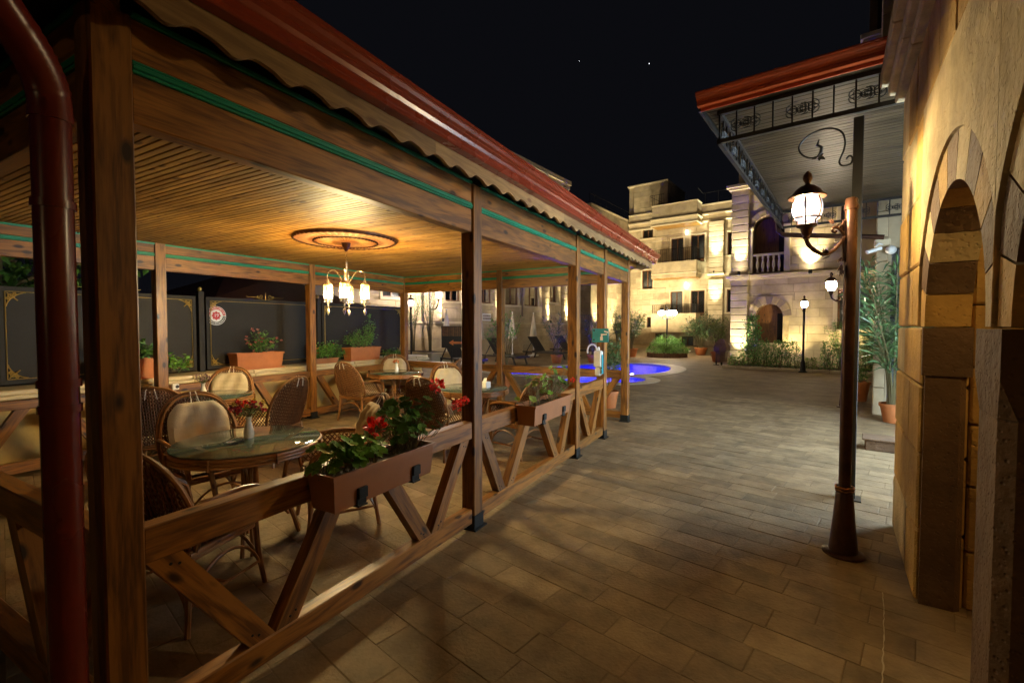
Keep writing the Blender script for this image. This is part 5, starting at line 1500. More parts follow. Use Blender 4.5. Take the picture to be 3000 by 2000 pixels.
# ================================================================ ARCHED HOUSE ACROSS THE COURT
VA = 21.3
ah = thing("arched_house", W8(-1.5, VA, 0), "stone house with a banded arched niche, a balustraded window above and a rusticated corner pier", "house")
def hp(m, name, mat, parent=None, smooth=False): return m.build(name, mat, parent or ah, smooth)
random.seed(51)
m = MB(M8); m.box(-4.1, 6, VA + .75, VA + 6, 0, 8.3); hp(m, "house_core", MT['limeb'])
LN, UN = (-3.28, -2.30, .93, 2.04), (-3.40, -2.30, 3.82, 5.60)      # niches (u0,u1,z0,zspring)
def niche(nc, ring, name, dep=.6):
    u0, u1, z0, zs = nc; c = (u0 + u1) / 2; r = (u1 - u0) / 2; n = 12
    prof = [(u0, z0)] + [(c - r * math.cos(math.pi * i / n), zs + r * math.sin(math.pi * i / n)) for i in range(n + 1)] + [(u1, z0)]
    m = MB(M8); m.strip([(p[0], VA, p[1]) for p in prof], [(p[0], VA + dep, p[1]) for p in prof]); m.add([(u0, VA, z0), (u1, VA, z0), (u1, VA + dep, z0), (u0, VA + dep, z0)], [(0, 1, 2, 3)])
    rv = hp(m, name, MT['tuffb'])
    m = MB(M8); m.box(u0 - .05, u1 + .05, VA + dep + .001, VA + dep + .05, z0 - .05, zs + r + .05); hp(m, "niche_back", MT['winwood'], rv)
    m = MB(M8); m.box(u1 - .25, u1 - .02, VA + dep - .02, VA + dep, z0, zs + .1); hp(m, "niche_door", MT['darkroom'], rv)
    # square the opening up to the facing: corner fill above the arch
    for sg in (-1, 1):
        pts = [(c + sg * r * math.cos(math.pi / 2 * i / 8), zs + r * math.sin(math.pi / 2 * i / 8)) for i in range(9)] + [(c, zs + ring + .02), (c + sg * (ring + .02), zs + ring + .02), (c + sg * (ring + .02), zs)]
        if sg > 0: pts = pts[::-1]
        m = MB(M8); m.prism([(p[0], VA + .02, p[1]) for p in pts], (0, .2, 0)); hp(m, "spandrel", MT['lime'])
    nv = 9
    for i in range(nv):
        a0, a1 = 180 * i / nv + .5, 180 * (i + 1) / nv - .5
        P = [(c + (r - .001) * math.cos(R(a0 + (a1 - a0) * q / 3)), zs + (r - .001) * math.sin(R(a0 + (a1 - a0) * q / 3))) for q in range(4)] + [(c + ring * math.cos(R(a1 + (a0 - a1) * q / 3)), zs + ring * math.sin(R(a1 + (a0 - a1) * q / 3))) for q in range(4)]
        m = MB(M8); m.prism([(p[0], VA - .03, p[1]) for p in P], (0, .05, 0)); hp(m, "voussoir", MT['voud'] if i % 2 == 0 else MT['tuffp'])
    return rv
niche(LN, .80, "lower_niche"); niche(UN, .78, "upper_niche")
ops = [(-3.62, -1.97, 2.04, 2.88), (LN[0], LN[1], LN[2], 2.04), (-3.65, -2.05, 5.60, 6.40), (UN[0], UN[1], UN[2], 5.6), (-.5, .5, 1.5, 3.0), (-.45, .5, 4.9, 6.6)]
facade(ah, 'u', -3.6, 3.5, .0, 3.55, VA, ops, -1, M8, .33, .9)
facade(ah, 'u', -3.6, 3.5, 3.75, 7.3, VA, ops, -1, M8, .33, .9)
m = MB(M8)
for o in ((-3.7, -3.41, 0, 7.3), (-2.04, 3.5, 0, 1.49), (-2.04, -.51, 1.49, 7.3), (.51, 3.5, 1.49, 7.3), (-.51, .51, 3.01, 4.89), (-.51, .51, 6.61, 7.3), (-3.41, -2.04, 2.9, 3.8), (-3.41, -2.04, 6.4, 7.3), (-3.41, -2.04, 0, .92)):
    m.box(o[0], o[1], VA + .06, VA + .3, o[2], o[3])
hp(m, "wall_backing", MT['limeb'])
window(ah, 'u', -.5, .5, 1.5, 3.0, VA, -1, M8); window(ah, 'u', -.45, .5, 4.9, 6.6, VA, -1, M8)
# pilaster strips beside the upper niche and jamb stones of the lower one
for (a, b) in ((-3.62, -3.42), (-2.28, -2.08)):
    m = MB(M8); m.box(a, b, VA - .06, VA + .0, 3.80, 5.58, .01); hp(m, "pilaster", MT['limel'])
    m = MB(M8); m.box(a - .04, b + .04, VA - .08, VA + .0, 5.585, 5.70, .01); hp(m, "pilaster_cap", MT['limel'])
for (a, b) in ((-3.50, -3.29), (-2.29, -2.08)):
    m = MB(M8); m.box(a, b, VA - .03, VA - .002, .93, 2.03, .005); hp(m, "jamb_stone", MT['tuffp'])
m = MB(M8); m.box(-3.4, -2.2, VA - .08, VA + .3, .85, .925, .01); hp(m, "niche_sill", MT['limel'])
# balustrade
m = MB(M8); m.box(-3.40, -2.30, VA - .02, VA + .10, 4.50, 4.60, .01); bl = hp(m, "balustrade_rail", MT['limel'])
for k in range(5):
    m = MB(M8); u = -3.24 + k * .195
    m.lathe([(.045, 3.84), (.045, 3.90), (.03, 3.94), (.06, 4.08), (.055, 4.18), (.028, 4.36), (.045, 4.42), (.045, 4.50)], 10, (u, VA + .04, 0)); hp(m, "baluster", MT['limel'], bl, True)
# cornices
for z0, z1, pj in ((3.55, 3.62, .06), (3.62, 3.70, .14), (3.70, 3.75, .18), (7.3, 7.4, .08), (7.4, 7.52, .16)):
    m = MB(M8); m.box(-3.6, 3.5, VA - pj, VA + .06, z0, z1, .01); hp(m, "cornice", MT['limel'])
    m = MB(M8); m.box(-4.24 - pj, -3.54 + pj * .3, VA - .18 - pj, VA + .5, z0 + .0005, z1 - .0005, .01); hp(m, "cornice", MT['limel'])
m = MB(M8); m.box(-4.0, 3.5, VA + .05, VA + .3, 7.52, 8.25); hp(m, "parapet", MT['lime'])
# rusticated corner pier in drums
z = 0; 
while z < 7.25:
    h = .30
    if z < 3.55 < z + h: h = 3.55 - z
    if abs(z - 3.55) < 1e-6: z = 3.75; continue
    h = min(h, 7.3 - z)
    m = MB(M8); m.box(-4.22, -3.56, VA - .16 + random.uniform(0, .008), VA + .5, z + .006, z + h - .006, .02); hp(m, "pier_block", MT['lime']); z += h
for z0 in (0, 3.76):
    m = MB(M8); m.box(-4.28, -3.50, VA - .22, VA + .5, z0 + .001, z0 + .10, .015); hp(m, "pier_base", MT['limel'])
wash("uplighter on the ground at the foot of the rusticated corner pier", W8(-3.86, VA - .52, .10), dir8(0, .12, 1), 200, (1, .88, .60), 60)
wash("uplighter on the cornice at the foot of the upper corner pier", W8(-3.86, VA - .42, 3.88), dir8(0, .10, 1), 200, (1, .85, .52), 55)
wash("uplighter on the cornice beside the balustraded window", W8(-1.38, VA - .22, 3.80), dir8(0, .10, 1), 210, (1, .83, .50), 80)
wash("uplighter on the cornice past the balustraded window, behind the porch", W8(1.0, VA - .22, 3.80), dir8(0, .10, 1), 200, (1, .83, .50), 80)
wash("ground uplighter hidden in the hedge beyond the slim post-top lamp", W8(-.2, VA - .75, .10), dir8(-.1, .35, 1), 90, (1, .82, .42), 90)
wash("ground uplighter hidden in the hedge between the niche and the slim lamp", W8(-1.75, VA - .75, .10), dir8(-.1, .35, 1), 70, (1, .82, .42), 90)

# ================================================================ LEFT HOUSE (long front beside the pool)
UL = -16.0
lh = thing("long_house", W8(UL - 2, 20, 0), "long stone house beside the pool with a row of wooden windows above uplit pilasters", "house")
random.seed(52)
m = MB(M8); m.box(UL - 5, UL - .35, 8, 27.6, 0, 11.3); m.build("house_core", MT['limeb'], lh)
wins = [(12.2, 13.3), (15.9, 17.0), (18.4, 19.5), (20.7, 22.0), (22.6, 24.1)]
ops = [(a, b, 2.85, 4.75) for a, b in wins] + [(a, b, 6.2, 8.0) for a, b in wins] + [(25.4, 26.3, 3.2, 4.6)]
facade(lh, 'v', 8, 27.8, 0, 11.0, UL, ops, 1, M8, .5, 1.3, depth=.3)
for a, b in wins:
    window(lh, 'v', a, b, 2.85, 4.75, UL, 1, M8, reveal=.16, curtain=(a != 15.9))
    window(lh, 'v', a, b, 6.2, 8.0, UL, 1, M8, reveal=.16)
window(lh, 'v', 25.4, 26.3, 3.2, 4.6, UL, 1, M8, reveal=.16)
for z0, z1, pj in ((1.72, 1.84, .08), (5.2, 5.4, .14), (11.0, 11.3, .12), (11.3, 11.6, .2)):
    m = MB(M8); m.box(UL - .3, UL + pj, 8, 27.8 + pj, z0, z1, .02); m.build("string_course", MT['limel'], lh)
facade(lh, 'u', -21, UL, 0, 11.0, 27.8, [], 1, M8, .5, 1.3, depth=.2)
for v in (15.3, 19.75, 24.85, 27.2):
    z = 1.84
    while z < 11:
        if 5.15 < z + .2 < 5.4: z = 5.4
        h = min(.4, 11 - z, 5.2 - z if z < 5.2 else 9); 
        if h < .05: z += .05; continue
        m = MB(M8); m.lathe([(.23, z + .004), (.26, z + .03), (.26, z + h - .03), (.23, z + h - .004)], 14, (UL + .05, v, 0)); m.build("pilaster_drum", MT['lime'], lh); z += h
    wash({15.3: "uplighter on the long house pilaster nearest the oleander trees", 19.75: "uplighter on the long house pilaster beside the white wall sign", 24.85: "uplighter on the long house pilaster behind the furthest parasol", 27.2: "uplighter on the long house pilaster at its end corner"}[v], W8(UL + .48, v, 1.98), dir8(-.10, 0, 1), 420, (1, .84, .48), 46)
m = MB(M8); m.tube([(UL + .08, 22.3, 2.2), (UL + .08, 22.3, 9)], .05, 8); m.build("rain_pipe", MT['voud'], lh)
sg = thing("wall_sign", W8(UL + .03, 19.1, 1.95), "small white sign with dark lines of lettering on the long house wall", "sign")
m = MB(M8); m.box(UL + .085, UL + .10, 18.6, 19.3, 1.90, 2.30); m.build("plate", MT['wht'], sg)
m = MB(M8)
for r_ in range(2):
    x = 18.66
    while x < 19.22: w = random.uniform(.04, .1); m.box(UL + .10, UL + .104, x, x + w, 1.97 + r_ * .15, 2.07 + r_ * .15); x += w + .03
m.build("lettering", MT['voud'], sg)
m = MB(M8); m.tube([(UL - 1, 8, 12.1), (UL - 1, 27, 12.1)], .02, 4)
for v in range(9, 28, 2): m.tube([(UL - 1, v, 11.5), (UL - 1, v, 12.12)], .02, 4)
m.build("roof_railing", MT['iron'], lh)

# ================================================================ LINKING WING
lk = thing("linking_wing", W8(-17.5, 34, 0), "lower stone wing with banded parapet between the long house and the balcony house", "house")
UW = -16.7
m = MB(M8); m.box(UW - 4, UW - .25, 32.95, 41, 0, 10.9); m.build("wing_core", MT['limeb'], lk)
facade(lk, 'v', 32.7, 41, 0, 11.2, UW, [], 1, M8, .5, 1.3, depth=.2); facade(lk, 'u', -20.5, UW, 0, 11.2, 32.7, [], -1, M8, .5, 1.3, depth=.2)
for z0, z1, pj in ((8.9, 9.05, .12), (9.5, 9.62, .16), (11.2, 11.32, .06)):
    m = MB(M8); m.box(-20.5, UW + pj, 32.7 - pj, 41, z0, z1, .02); m.build("band", MT['limel'], lk)
m = MB(M8)
m.tube([(UW - .3, 33, 12.2), (UW - .3, 41, 12.2)], .025, 4); m.tube([(UW - .3, 33, 11.75), (UW - .3, 41, 11.75)], .015, 4)
for v in range(33, 42): m.tube([(UW - .3, v, 11.3), (UW - .3, v, 12.2)], .02, 4)
m.build("roof_railing", MT['iron'], lk)
for v in (30.3, 33.6): wash({30.3: "uplighter at the linking wing beside the long house", 33.6: "uplighter at the linking wing beside the balcony house"}[v], W8(UW + .6, v + 3.2, .9 if v < 32 else .4), dir8(-.12, 0, 1), 700, (1, .85, .5), 50)

# ================================================================ BALCONY HOUSE AT THE END OF THE COURT
VF = 40.0
bh = thing("balcony_house", W8(-10, VF, 0), "four-storey stone house with stacked balconies, iron railings and a roof tower", "house")
random.seed(53)
def bp_(m, name, mat, parent=None): return m.build(name, mat, parent or bh)
m = MB(M8); m.box(-16.5, 2, VF + .55, VF + 8, 0, 11); bp_(m, "house_core", MT['limeb'])
ops = [(-12.75, -11.72, 7.0, 9.15), (-11.1, -10.0, 7.0, 9.25), (-15.3, -14.35, 9.45, 11.2), (-15.3, -14.35, 4.95, 6.6), (-12.75, -11.75, 2.5, 4.6), (-11.05, -9.95, 2.5, 4.62), (-11.8, -10.8, -.1, .75), (-14.85, -14.4, 1.5, 2.45), (-14.1, -13.5, -.1, 1.0),
       (-8.25, -7.3, 2.75, 4.6), (-8.25, -7.3, 7.35, 9.2), (-5.8, -4.8, 2.75, 4.6), (-5.8, -4.8, 7.35, 9.2)]
facade(bh, 'u', -16.6, 1, 0, 10.2, VF, ops, -1, M8, .5, 1.3, depth=.3)
m = MB(M8); m.box(-16.6, 1, VF + .5, VF + .54, 0, 10.2); bp_(m, "wall_backing", MT['limeb'])
for i, o in enumerate(ops[:6]):
    window(bh, 'u', *o, VF, -1, M8, door=(i in (0, 1, 4, 5)), sill=(i in (2, 3)), curtain=(i in (0, 1, 3, 4)))
window(bh, 'u', *ops[6], VF, -1, M8, sill=False, curtain=True); window(bh, 'u', *ops[7], VF, -1, M8, curtain=False); window(bh, 'u', *ops[8], VF, -1, M8, door=True, sill=False, curtain=False, surround=False)
for o in ops[9:]: window(bh, 'u', *o, VF, -1, M8, curtain=False)
# roof band / parapet with mouldings
for z0, z1, pj in ((10.2, 10.34, .16), (10.34, 10.75, .06), (10.75, 10.9, .2), (10.9, 11.55, .04), (11.55, 11.68, .1)):
    m = MB(M8); m.box(-16.6, 1, VF - pj, VF + .3, z0, z1, .02); bp_(m, "roof_band", MT['limel'] if pj > .08 else MT['lime'])
# tower
facade(bh, 'u', -16.17, -13.1, 11.68, 14.2, VF + .02, [], -1, M8, .5, 1.2, depth=.2)
m = MB(M8); m.box(-16.15, -13.12, VF + .24, VF + 5, 11.68, 14.2); bp_(m, "tower_core", MT['lime'])
m = MB(M8); m.box(-16.7, -16.18, VF + .3, VF + 3, 11.68, 14.2); bp_(m, "tower_side", MT['lime'])
m = MB(M8); m.box(-16.75, -13.05, VF - .05, VF + 5.05, 14.2, 14.34, .02); bp_(m, "tower_coping", MT['limel'])
# balconies
def balcony(z0, zp, zr, soffit, u0=-13.95, u1=-10.25, v0=38.55, solid_top=True):
    m = MB(M8); m.box(u0, u1, v0, v0 + .18, z0, zp, .015); b = bp_(m, "balcony_parapet", MT['lime'])
    m = MB(M8); m.box(u1 - .18, u1 - .001, v0 + .181, VF - .05, z0, zp, .015); m.box(u0 + .001, u0 + .18, v0 + .181, VF - .05, z0, zp, .015); bp_(m, "balcony_side", MT['lime'], b)
    m = MB(M8); m.box(u0 + .02, u1 - .02, v0 + .02, VF - .05, z0 - .04, z0 - .001); bp_(m, "balcony_soffit", soffit, b)
    if zr:
        m = MB(M8); n = 22
        for z in (zr, zp + .1): m.bar((u0 + .08, v0 + .09, z), (u1 - .08, v0 + .09, z), .03, .03); m.bar((u1 - .09, v0 + .09, z), (u1 - .09, VF - .1, z), .03, .03)
        for i in range(n + 1):
            u = u0 + .1 + (u1 - u0 - .2) * i / n; m.bar((u, v0 + .09, zp), (u, v0 + .09, zr), .05 if i % 7 == 0 else .018, .018)
        for i in range(6): v = v0 + .2 + i * .22; m.bar((u1 - .09, v, zp), (u1 - .09, v, zr), .018, .018)
        bp_(m, "balcony_railing", MT['iron'], b)
balcony(10.05, 11.75, None, MT['ceil'])
for z0, z1, pj in ((10.05, 10.17, .10), (10.17, 10.55, .04), (10.55, 10.66, .12), (11.75, 11.84, .05)):
    m = MB(M8); m.box(-13.95 - pj, -10.25 + pj, 38.55 - pj, 39.9, z0 if z0 > 10.1 else 10.052, z1, .015); bp_(m, "balcony_moulding", MT['limel'])
balcony(5.66, 7.0, 8.05, MT['ceil']); balcony(1.13, 2.70, 3.42, MT['limeb'])
m = MB(M8); m.box(-13.99, -10.21, 38.51, 39.9, 6.0, 6.06, .01); bp_(m, "balcony_moulding", MT['limel'])
m = MB(M8); n = 6        # roof terrace rail beside the tower
for i in range(n + 1): m.bar((-13.0 + .02 - .2 * i, 38.7, 11.85), (-13.0 - .2 * i, 38.7, 12.75), .02, .02)
m.bar((-13, 38.7, 12.75), (-14.2, 38.7, 12.75), .03, .03); m.bar((-13, 38.7, 11.95), (-14.2, 38.7, 12.7), .03, .03)
for u in (-10, -9, -8, -6, -4): m.bar((u, VF, 11.7), (u, VF, 12.6), .03, .03)
m.bar((-10.2, VF, 12.6), (0, VF, 12.6), .02, .02); m.bar((-10.2, VF, 12.6), (-10.2, 38.6, 12.7), .02, .02); bp_(m, "terrace_railing", MT['iron'])
# projecting pilaster beside the balconies
z = 0
while z < 10.1:
    h = min(.42, 10.15 - z)
    if 5.6 < z + .2 < 5.85: 
        m = MB(M8); m.box(-9.70, -8.40, VF - .40, VF + .1, 5.785, 5.955, .02); bp_(m, "pilaster_ring", MT['limel']); z = 5.96; continue
    h = min(h, 5.78 - z if z < 5.78 else 9)
    if h < .03: z += .04; continue
    m = MB(M8); m.box(-9.62, -8.48, VF - .32 + random.uniform(0, .01), VF + .1, z + .008, z + h - .008, .03); bp_(m, "pilaster_block", MT['lime']); z += h
wash("greenish uplighter low on the projecting pilaster beside the balconies", W8(-9.05, VF - 1.0, 2.1), dir8(0, .12, 1), 1000, (.86, 1, .72), 38)
wash("uplighter on the ring half-way up the projecting pilaster beside the balconies", W8(-9.05, VF - .95, 6.05), dir8(0, .12, 1), 1000, (1, .88, .62), 42)
for u, v in ((-12.2, 33.5), (-8.6, 31.0), (-15.2, 34.5)): wash({-12.2: "ground floodlight before the stacked balconies", -8.6: "ground floodlight before the projecting pilaster", -15.2: "ground floodlight before the roof tower side of the balcony house"}[u], W8(u, v, .12), dir8(0, .75, 1), 760, (1, .83, .50), 95)
lamp_b = thing("ceiling_lamp", W8(-11.4, 39.3, 4.9), "small lit lamp under the middle balcony of the balcony house", "ceiling lamp")
m = MB(M8); m.lathe([(.05, 4.8), (.12, 4.9), (.12, 5.2), (.05, 5.3)], 10, (-11.4, 39.8, 0)); m.build("lamp_body", MT['bulb2'], lamp_b)
lamp_c = thing("ceiling_lamp", W8(-11.4, 39.3, 9.4), "small lit lamp under the top balcony of the balcony house", "ceiling lamp")
m = MB(M8); m.lathe([(.05, 9.35), (.10, 9.4), (.10, 9.6), (.05, 9.7)], 10, (-11.4, 39.8, 0)); m.build("lamp_body", MT['bulb2'], lamp_c)

# ================================================================ POOL
def poolset(name, poly, depth, label, rimw, lampz, power):
    t = thing(name, (sum(p[0] for p in poly) / len(poly), sum(p[1] for p in poly) / len(poly), 0), label, "pool")
    n = len(poly)
    # outside direction
    area = sum(poly[i][0] * poly[(i + 1) % n][1] - poly[(i + 1) % n][0] * poly[i][1] for i in range(n))
    sgn = 1 if area < 0 else -1
    def off(d):
        out = []
        for i in range(n):
            a, b = Vector(poly[i - 1]), Vector(poly[(i + 1) % n]); tt = (b - a).normalized() * sgn
            out.append((poly[i][0] - tt.y * d, poly[i][1] + tt.x * d))
        return out
    oi, oo = off(.0), off(rimw)
    k = 4
    for s in range(0, n, k):                               # rim stones
        m = MB(); idx = [(s + q) % n for q in range(k + 1)]
        zr_ = .014 if rimw > .5 else .019
        A = [Vector((*oi[i], zr_)) for i in idx]; B = [Vector((*oo[i], zr_ - .002)) for i in idx]
        e0 = .004
        A[0] = A[0].lerp(A[1], .02); B[0] = B[0].lerp(B[1], .02)
        m.strip(A, B); m.strip([p - Vector((0, 0, .11)) for p in A], A); m.strip(B, [p - Vector((0, 0, .08)) for p in B]); m.build("rim_stone", MT['rim'], t)
    m = MB(); m.strip([(*p, -depth) for p in oi + oi[:1]], [(*p, .0) for p in oi + oi[:1]]); m.add([(*p, -depth) for p in oi], [tuple(range(n))]); m.build("basin", MT['poolblue'], t)
    m = MB(); m.add([(*p, -.03) for p in off(-.002)], [tuple(range(n))]); m.build("water", MT['water'], t)
    return t, off
def watermat():
    m, t, b = newmat("pool_water"); out = t.nodes["Material Output"]
    tr = N(t, "ShaderNodeBsdfTransparent"); tr.inputs[0].default_value = (.75, .85, 1, 1)
    gl = N(t, "ShaderNodeBsdfGlossy"); gl.inputs["Roughness"].default_value = .03
    fr = N(t, "ShaderNodeFresnel"); fr.inputs[0].default_value = 1.2
    tc = N(t, "ShaderNodeTexCoord"); nz = N(t, "ShaderNodeTexNoise", i_Scale=3.5, i_Detail=3.0); t.links.new(tc.outputs["Object"], nz.inputs["Vector"])
    bp = N(t, "ShaderNodeBump"); bp.inputs["Strength"].default_value = .6; bp.inputs["Distance"].default_value = .03
    t.links.new(nz.outputs["Fac"], bp.inputs["Height"]); t.links.new(bp.outputs[0], gl.inputs["Normal"]); t.links.new(bp.outputs[0], fr.inputs["Normal"])
    fm_ = N(t, "ShaderNodeMath", operation='MULTIPLY'); fm_.inputs[1].default_value = .35; t.links.new(fr.outputs[0], fm_.inputs[0])
    mx = N(t, "ShaderNodeMixShader"); t.links.new(fm_.outputs[0], mx.inputs[0]); t.links.new(tr.outputs[0], mx.inputs[1]); t.links.new(gl.outputs[0], mx.inputs[2])
    t.links.new(mx.outputs[0], out.inputs[0]); return m
MT['water'] = watermat()
pool, poff = poolset("swimming_pool", POOL, 1.3, "curved swimming pool glowing deep blue in the courtyard", .55, -.6, 0)
kid, koff = poolset("paddling_pool", KID, .5, "small round paddling pool glowing blue beside the curved pool", .42, -.3, 0)
for t, (x, y), z, pw in ((pool, (-6.3, 15.6), -.30, 7000), (pool, (-4.4, 17.6), -.30, 8000), (kid, (-4.2, 13.4), -.14, 1300)):
    lq = lamp('SPOT', (x, y, z), pw, (.07, .045, 1), .10, t, spot_size=R(165), spot_blend=.2); aim(lq, (0, 0, -1))
    m = MB(); m.ball((x, y, z), .09, 10, 6); m.build("pool_lamp", MT['bluelamp'], t, True)

# ================================================================ SUN LOUNGERS, PARASOLS, SIGN
def make_lounger():
    t = proto("sun_lounger", "l", "sun lounger", "dark sun loungers by the pool")
    m = MB()
    for s in (-1, 1): m.bar((-.95, s * .31, .30), (.98, s * .31, .30), .05, .06, bev=.008)
    m.bar((.98, -.31, .30), (.98, .31, .30), .05, .06); m.build("side_rails", MT['lounge'], t)
    for i in range(12):
        m = MB(); x = -.10 + i * .09; m.bar((x, -.29, .335), (x, .29, .335), .075, .02, bev=.005); m.build("slat", MT['lounge'], t)
    a = R(52)
    m = MB(); L = .82; d = Vector((-math.cos(a), 0, math.sin(a)))
    p = Vector((-.18, 0, .34)); nn = Vector((math.sin(a), 0, math.cos(a)))
    m.bar(p, p + d * L, .58, .035, up=tuple(nn), bev=.01); bk_ = m.build("backrest", MT['lounge'], t)
    for s in (-1, 1):
        m = MB(); m.bar(p + d * .5 + Vector((0, s * .25, 0)), (-.78, s * .25, .30), .03, .03)
        m.build("back_strut", MT['lounge'], bk_)
    for x in (-.7, .75):
        for s in (-1, 1):
            m = MB(); m.bar((x - (.12 if x < 0 else -.12), s * .31, .0), (x, s * .31, .29), .05, .05); m.build("leg", MT['lounge'], t)
    return t
lp = make_lounger()
LG = [((-12.1, 15.6), 22, "dark slatted sun lounger beside the arrow signboard"), ((-12.25, 19.0), 22, "dark slatted sun lounger between two white parasols, its raised back against the wall"),
      ((-12.5, 22.0), 22, "dark slatted sun lounger past the furthest white parasol"), ((-12.3, 13.1), 0, "dark slatted sun lounger half hidden behind the arrow signboard")]
for i, ((u, v), rz, lab) in enumerate(LG):
    o = lp if i == 0 else copy_tree(lp)
    o.location = W8(u, v, 0); o.rotation_euler = (0, 0, R(-8 - 12)); o["label"] = lab; o.scale = (1.25, 1.1, 1.1)
def make_parasol():
    t = proto("parasol", "p", "parasol", "folded white parasols by the pool")
    m = MB(); m.lathe([(.02, 0), (.02, 2.3)], 8); m.build("pole", MT['white'], t, True)
    m = MB(); m.lathe([(.25, 0), (.25, .05), (.06, .09), (.04, .25)], 16); m.build("base", MT['white'], t, True)
    m = MB(); n = 24; prof = [(.20, .98), (.17, 1.2), (.13, 1.55), (.07, 1.95), (.02, 2.28)]
    vs = []; fs = []
    for r, z in prof:
        for i in range(n): k = r * (1 if i % 3 else .72); a = 2 * math.pi * i / n; vs.append((k * math.cos(a), k * math.sin(a), z + (.05 * (i % 3 == 0) if z < 1 else 0)))
    for j in range(len(prof) - 1):
        for i in range(n): i2 = (i + 1) % n; fs.append((j * n + i, j * n + i2, (j + 1) * n + i2, (j + 1) * n + i))
    m.add(vs, fs); m.build("folded_canopy", MT['cream'], t)
    m = MB(); m.ball((0, 0, 2.32), .035, 8, 6); m.build("tip", MT['white'], t)
    return t
pp = make_parasol()
PL = [(-11.91, 15.8, "folded cream parasol right behind the arrow signboard"), (-11.62, 18.0, "folded cream parasol between the arrow signboard and the white wall sign"), (-11.26, 20.5, "folded cream parasol beside the lounger with the raised back"), (-10.99, 22.4, "folded cream parasol furthest from the arrow signboard, alone against the wall")]
for i, (x, y, lab) in enumerate(PL):
    o = pp if i == 0 else copy_tree(pp)
    o.location = (x, y, 0); o.rotation_euler = (0, 0, i * .7); o["label"] = lab; o.scale = (1.15, 1.15, 1)
st = thing("arrow_signboard", (-9.4, 13.1, 0), "black and brown signboard with a red arrow standing behind the pavilion", "sign")
c0, c1 = Vector((-9.89, 12.83, 0)), Vector((-8.86, 13.37, 0)); dd = (c1 - c0).normalized(); nr = Vector((dd.y, -dd.x, 0))
m = MB(); m.bar(c0 + Vector((0, 0, 1.235)), c1 + Vector((0, 0, 1.235)), .03, .76, bev=.004); bd = m.build("board", MT['black'], st)
m = MB(); o = nr * .02
for i in range(16):
    a = c0 + dd * (.03 + i * .0715); b = a + dd * .058; m.add([a + o + Vector((0, 0, 1.26)), b + o + Vector((0, 0, 1.26)), b + o + Vector((0, 0, 1.59)), a + o + Vector((0, 0, 1.59))], [(0, 1, 2, 3)])
m.build("picture_panel", MT['winwood'], bd)
m = MB(); o = nr * .022; q = lambda s, z: c0 + dd * s + o + Vector((0, 0, z))
m.add([q(.26, 1.03), q(.42, .93), q(.42, .99), q(.95, .99), q(.95, 1.07), q(.42, 1.07), q(.42, 1.13)], [(0, 1, 2, 3, 4, 5, 6)]); m.build("arrow", MT['orange'], bd)
m = MB()
for s in (.35, .8): m.bar(c0 + dd * s + nr * .0 + Vector((0, 0, .86)), c0 + dd * s + nr * .18, .03, .03); m.bar(c0 + dd * s + Vector((0, 0, .86)), c0 + dd * s - nr * .28, .03, .03)
m.build("easel_legs", MT['iron'], st)

# sanitiser sign and dispenser on the fourth street post
sn = thing("sanitiser_sign", (-2.03, 6.27, 1.45), "teal card with a white hand-and-bottle symbol on a pavilion post", "sign")
m = MB(); m.box(-2.135, -1.90, 6.262, 6.272, 1.375, 1.57, .004); cd = m.build("card", MT['teal'], sn)
m = MB(); y_ = 6.2615
m.add([(-2.02, y_, 1.40), (-1.98, y_, 1.40), (-1.98, y_, 1.455), (-2.02, y_, 1.455)], [(0, 1, 2, 3)]); m.add([(-2.01, y_, 1.455), (-1.985, y_, 1.455), (-1.985, y_, 1.475), (-1.92, y_, 1.48), (-1.92, y_, 1.495), (-2.01, y_, 1.495)], [(0, 1, 2, 3, 4, 5)])
m.add([(-1.96, y_, 1.52), (-1.905, y_, 1.505), (-1.905, y_, 1.53), (-1.965, y_, 1.54)], [(0, 1, 2, 3)]); m.build("symbol", MT['wht'], cd)
m = MB(); m.add([(-2.12, y_, 1.53), (-2.10, y_, 1.53), (-2.10, y_, 1.555), (-2.12, y_, 1.555)], [(0, 1, 2, 3)]); m.add([(-2.125, y_, 1.40), (-2.10, y_, 1.40), (-2.10, y_, 1.42), (-2.125, y_, 1.42)], [(0, 1, 2, 3)]); m.build("dark_print", MT['black'], cd)
sd_ = thing("soap_dispenser", (-2.03, 6.24, 1.05), "white wall soap dispenser with a blue label hung on a pavilion post", "dispenser")
m = MB(); m.box(-2.095, -1.975, 6.19, 6.278, 1.02, 1.26, .02); m.build("bottle_case", MT['white'], sd_)
m = MB(); m.box(-2.08, -1.99, 6.20, 6.27, .90, 1.018, .02); m.build("lower_case", MT['white'], sd_)
m = MB(); m.box(-1.9748, -1.973, 6.20, 6.268, .93, 1.20); m.build("blue_label", MT['teal'], sd_)
m = MB(); m.tube(bez((-2.05, 6.22, 1.26), (-2.06, 6.2, 1.40), (-2.20, 6.19, 1.36), (-2.18, 6.19, 1.22), 10), .012, 6); m.lathe([(.012, 1.26), (.02, 1.28), (.012, 1.31)], 8, (-2.03, 6.23, 0)); m.build("pump_spout", MT['white'], sd_)

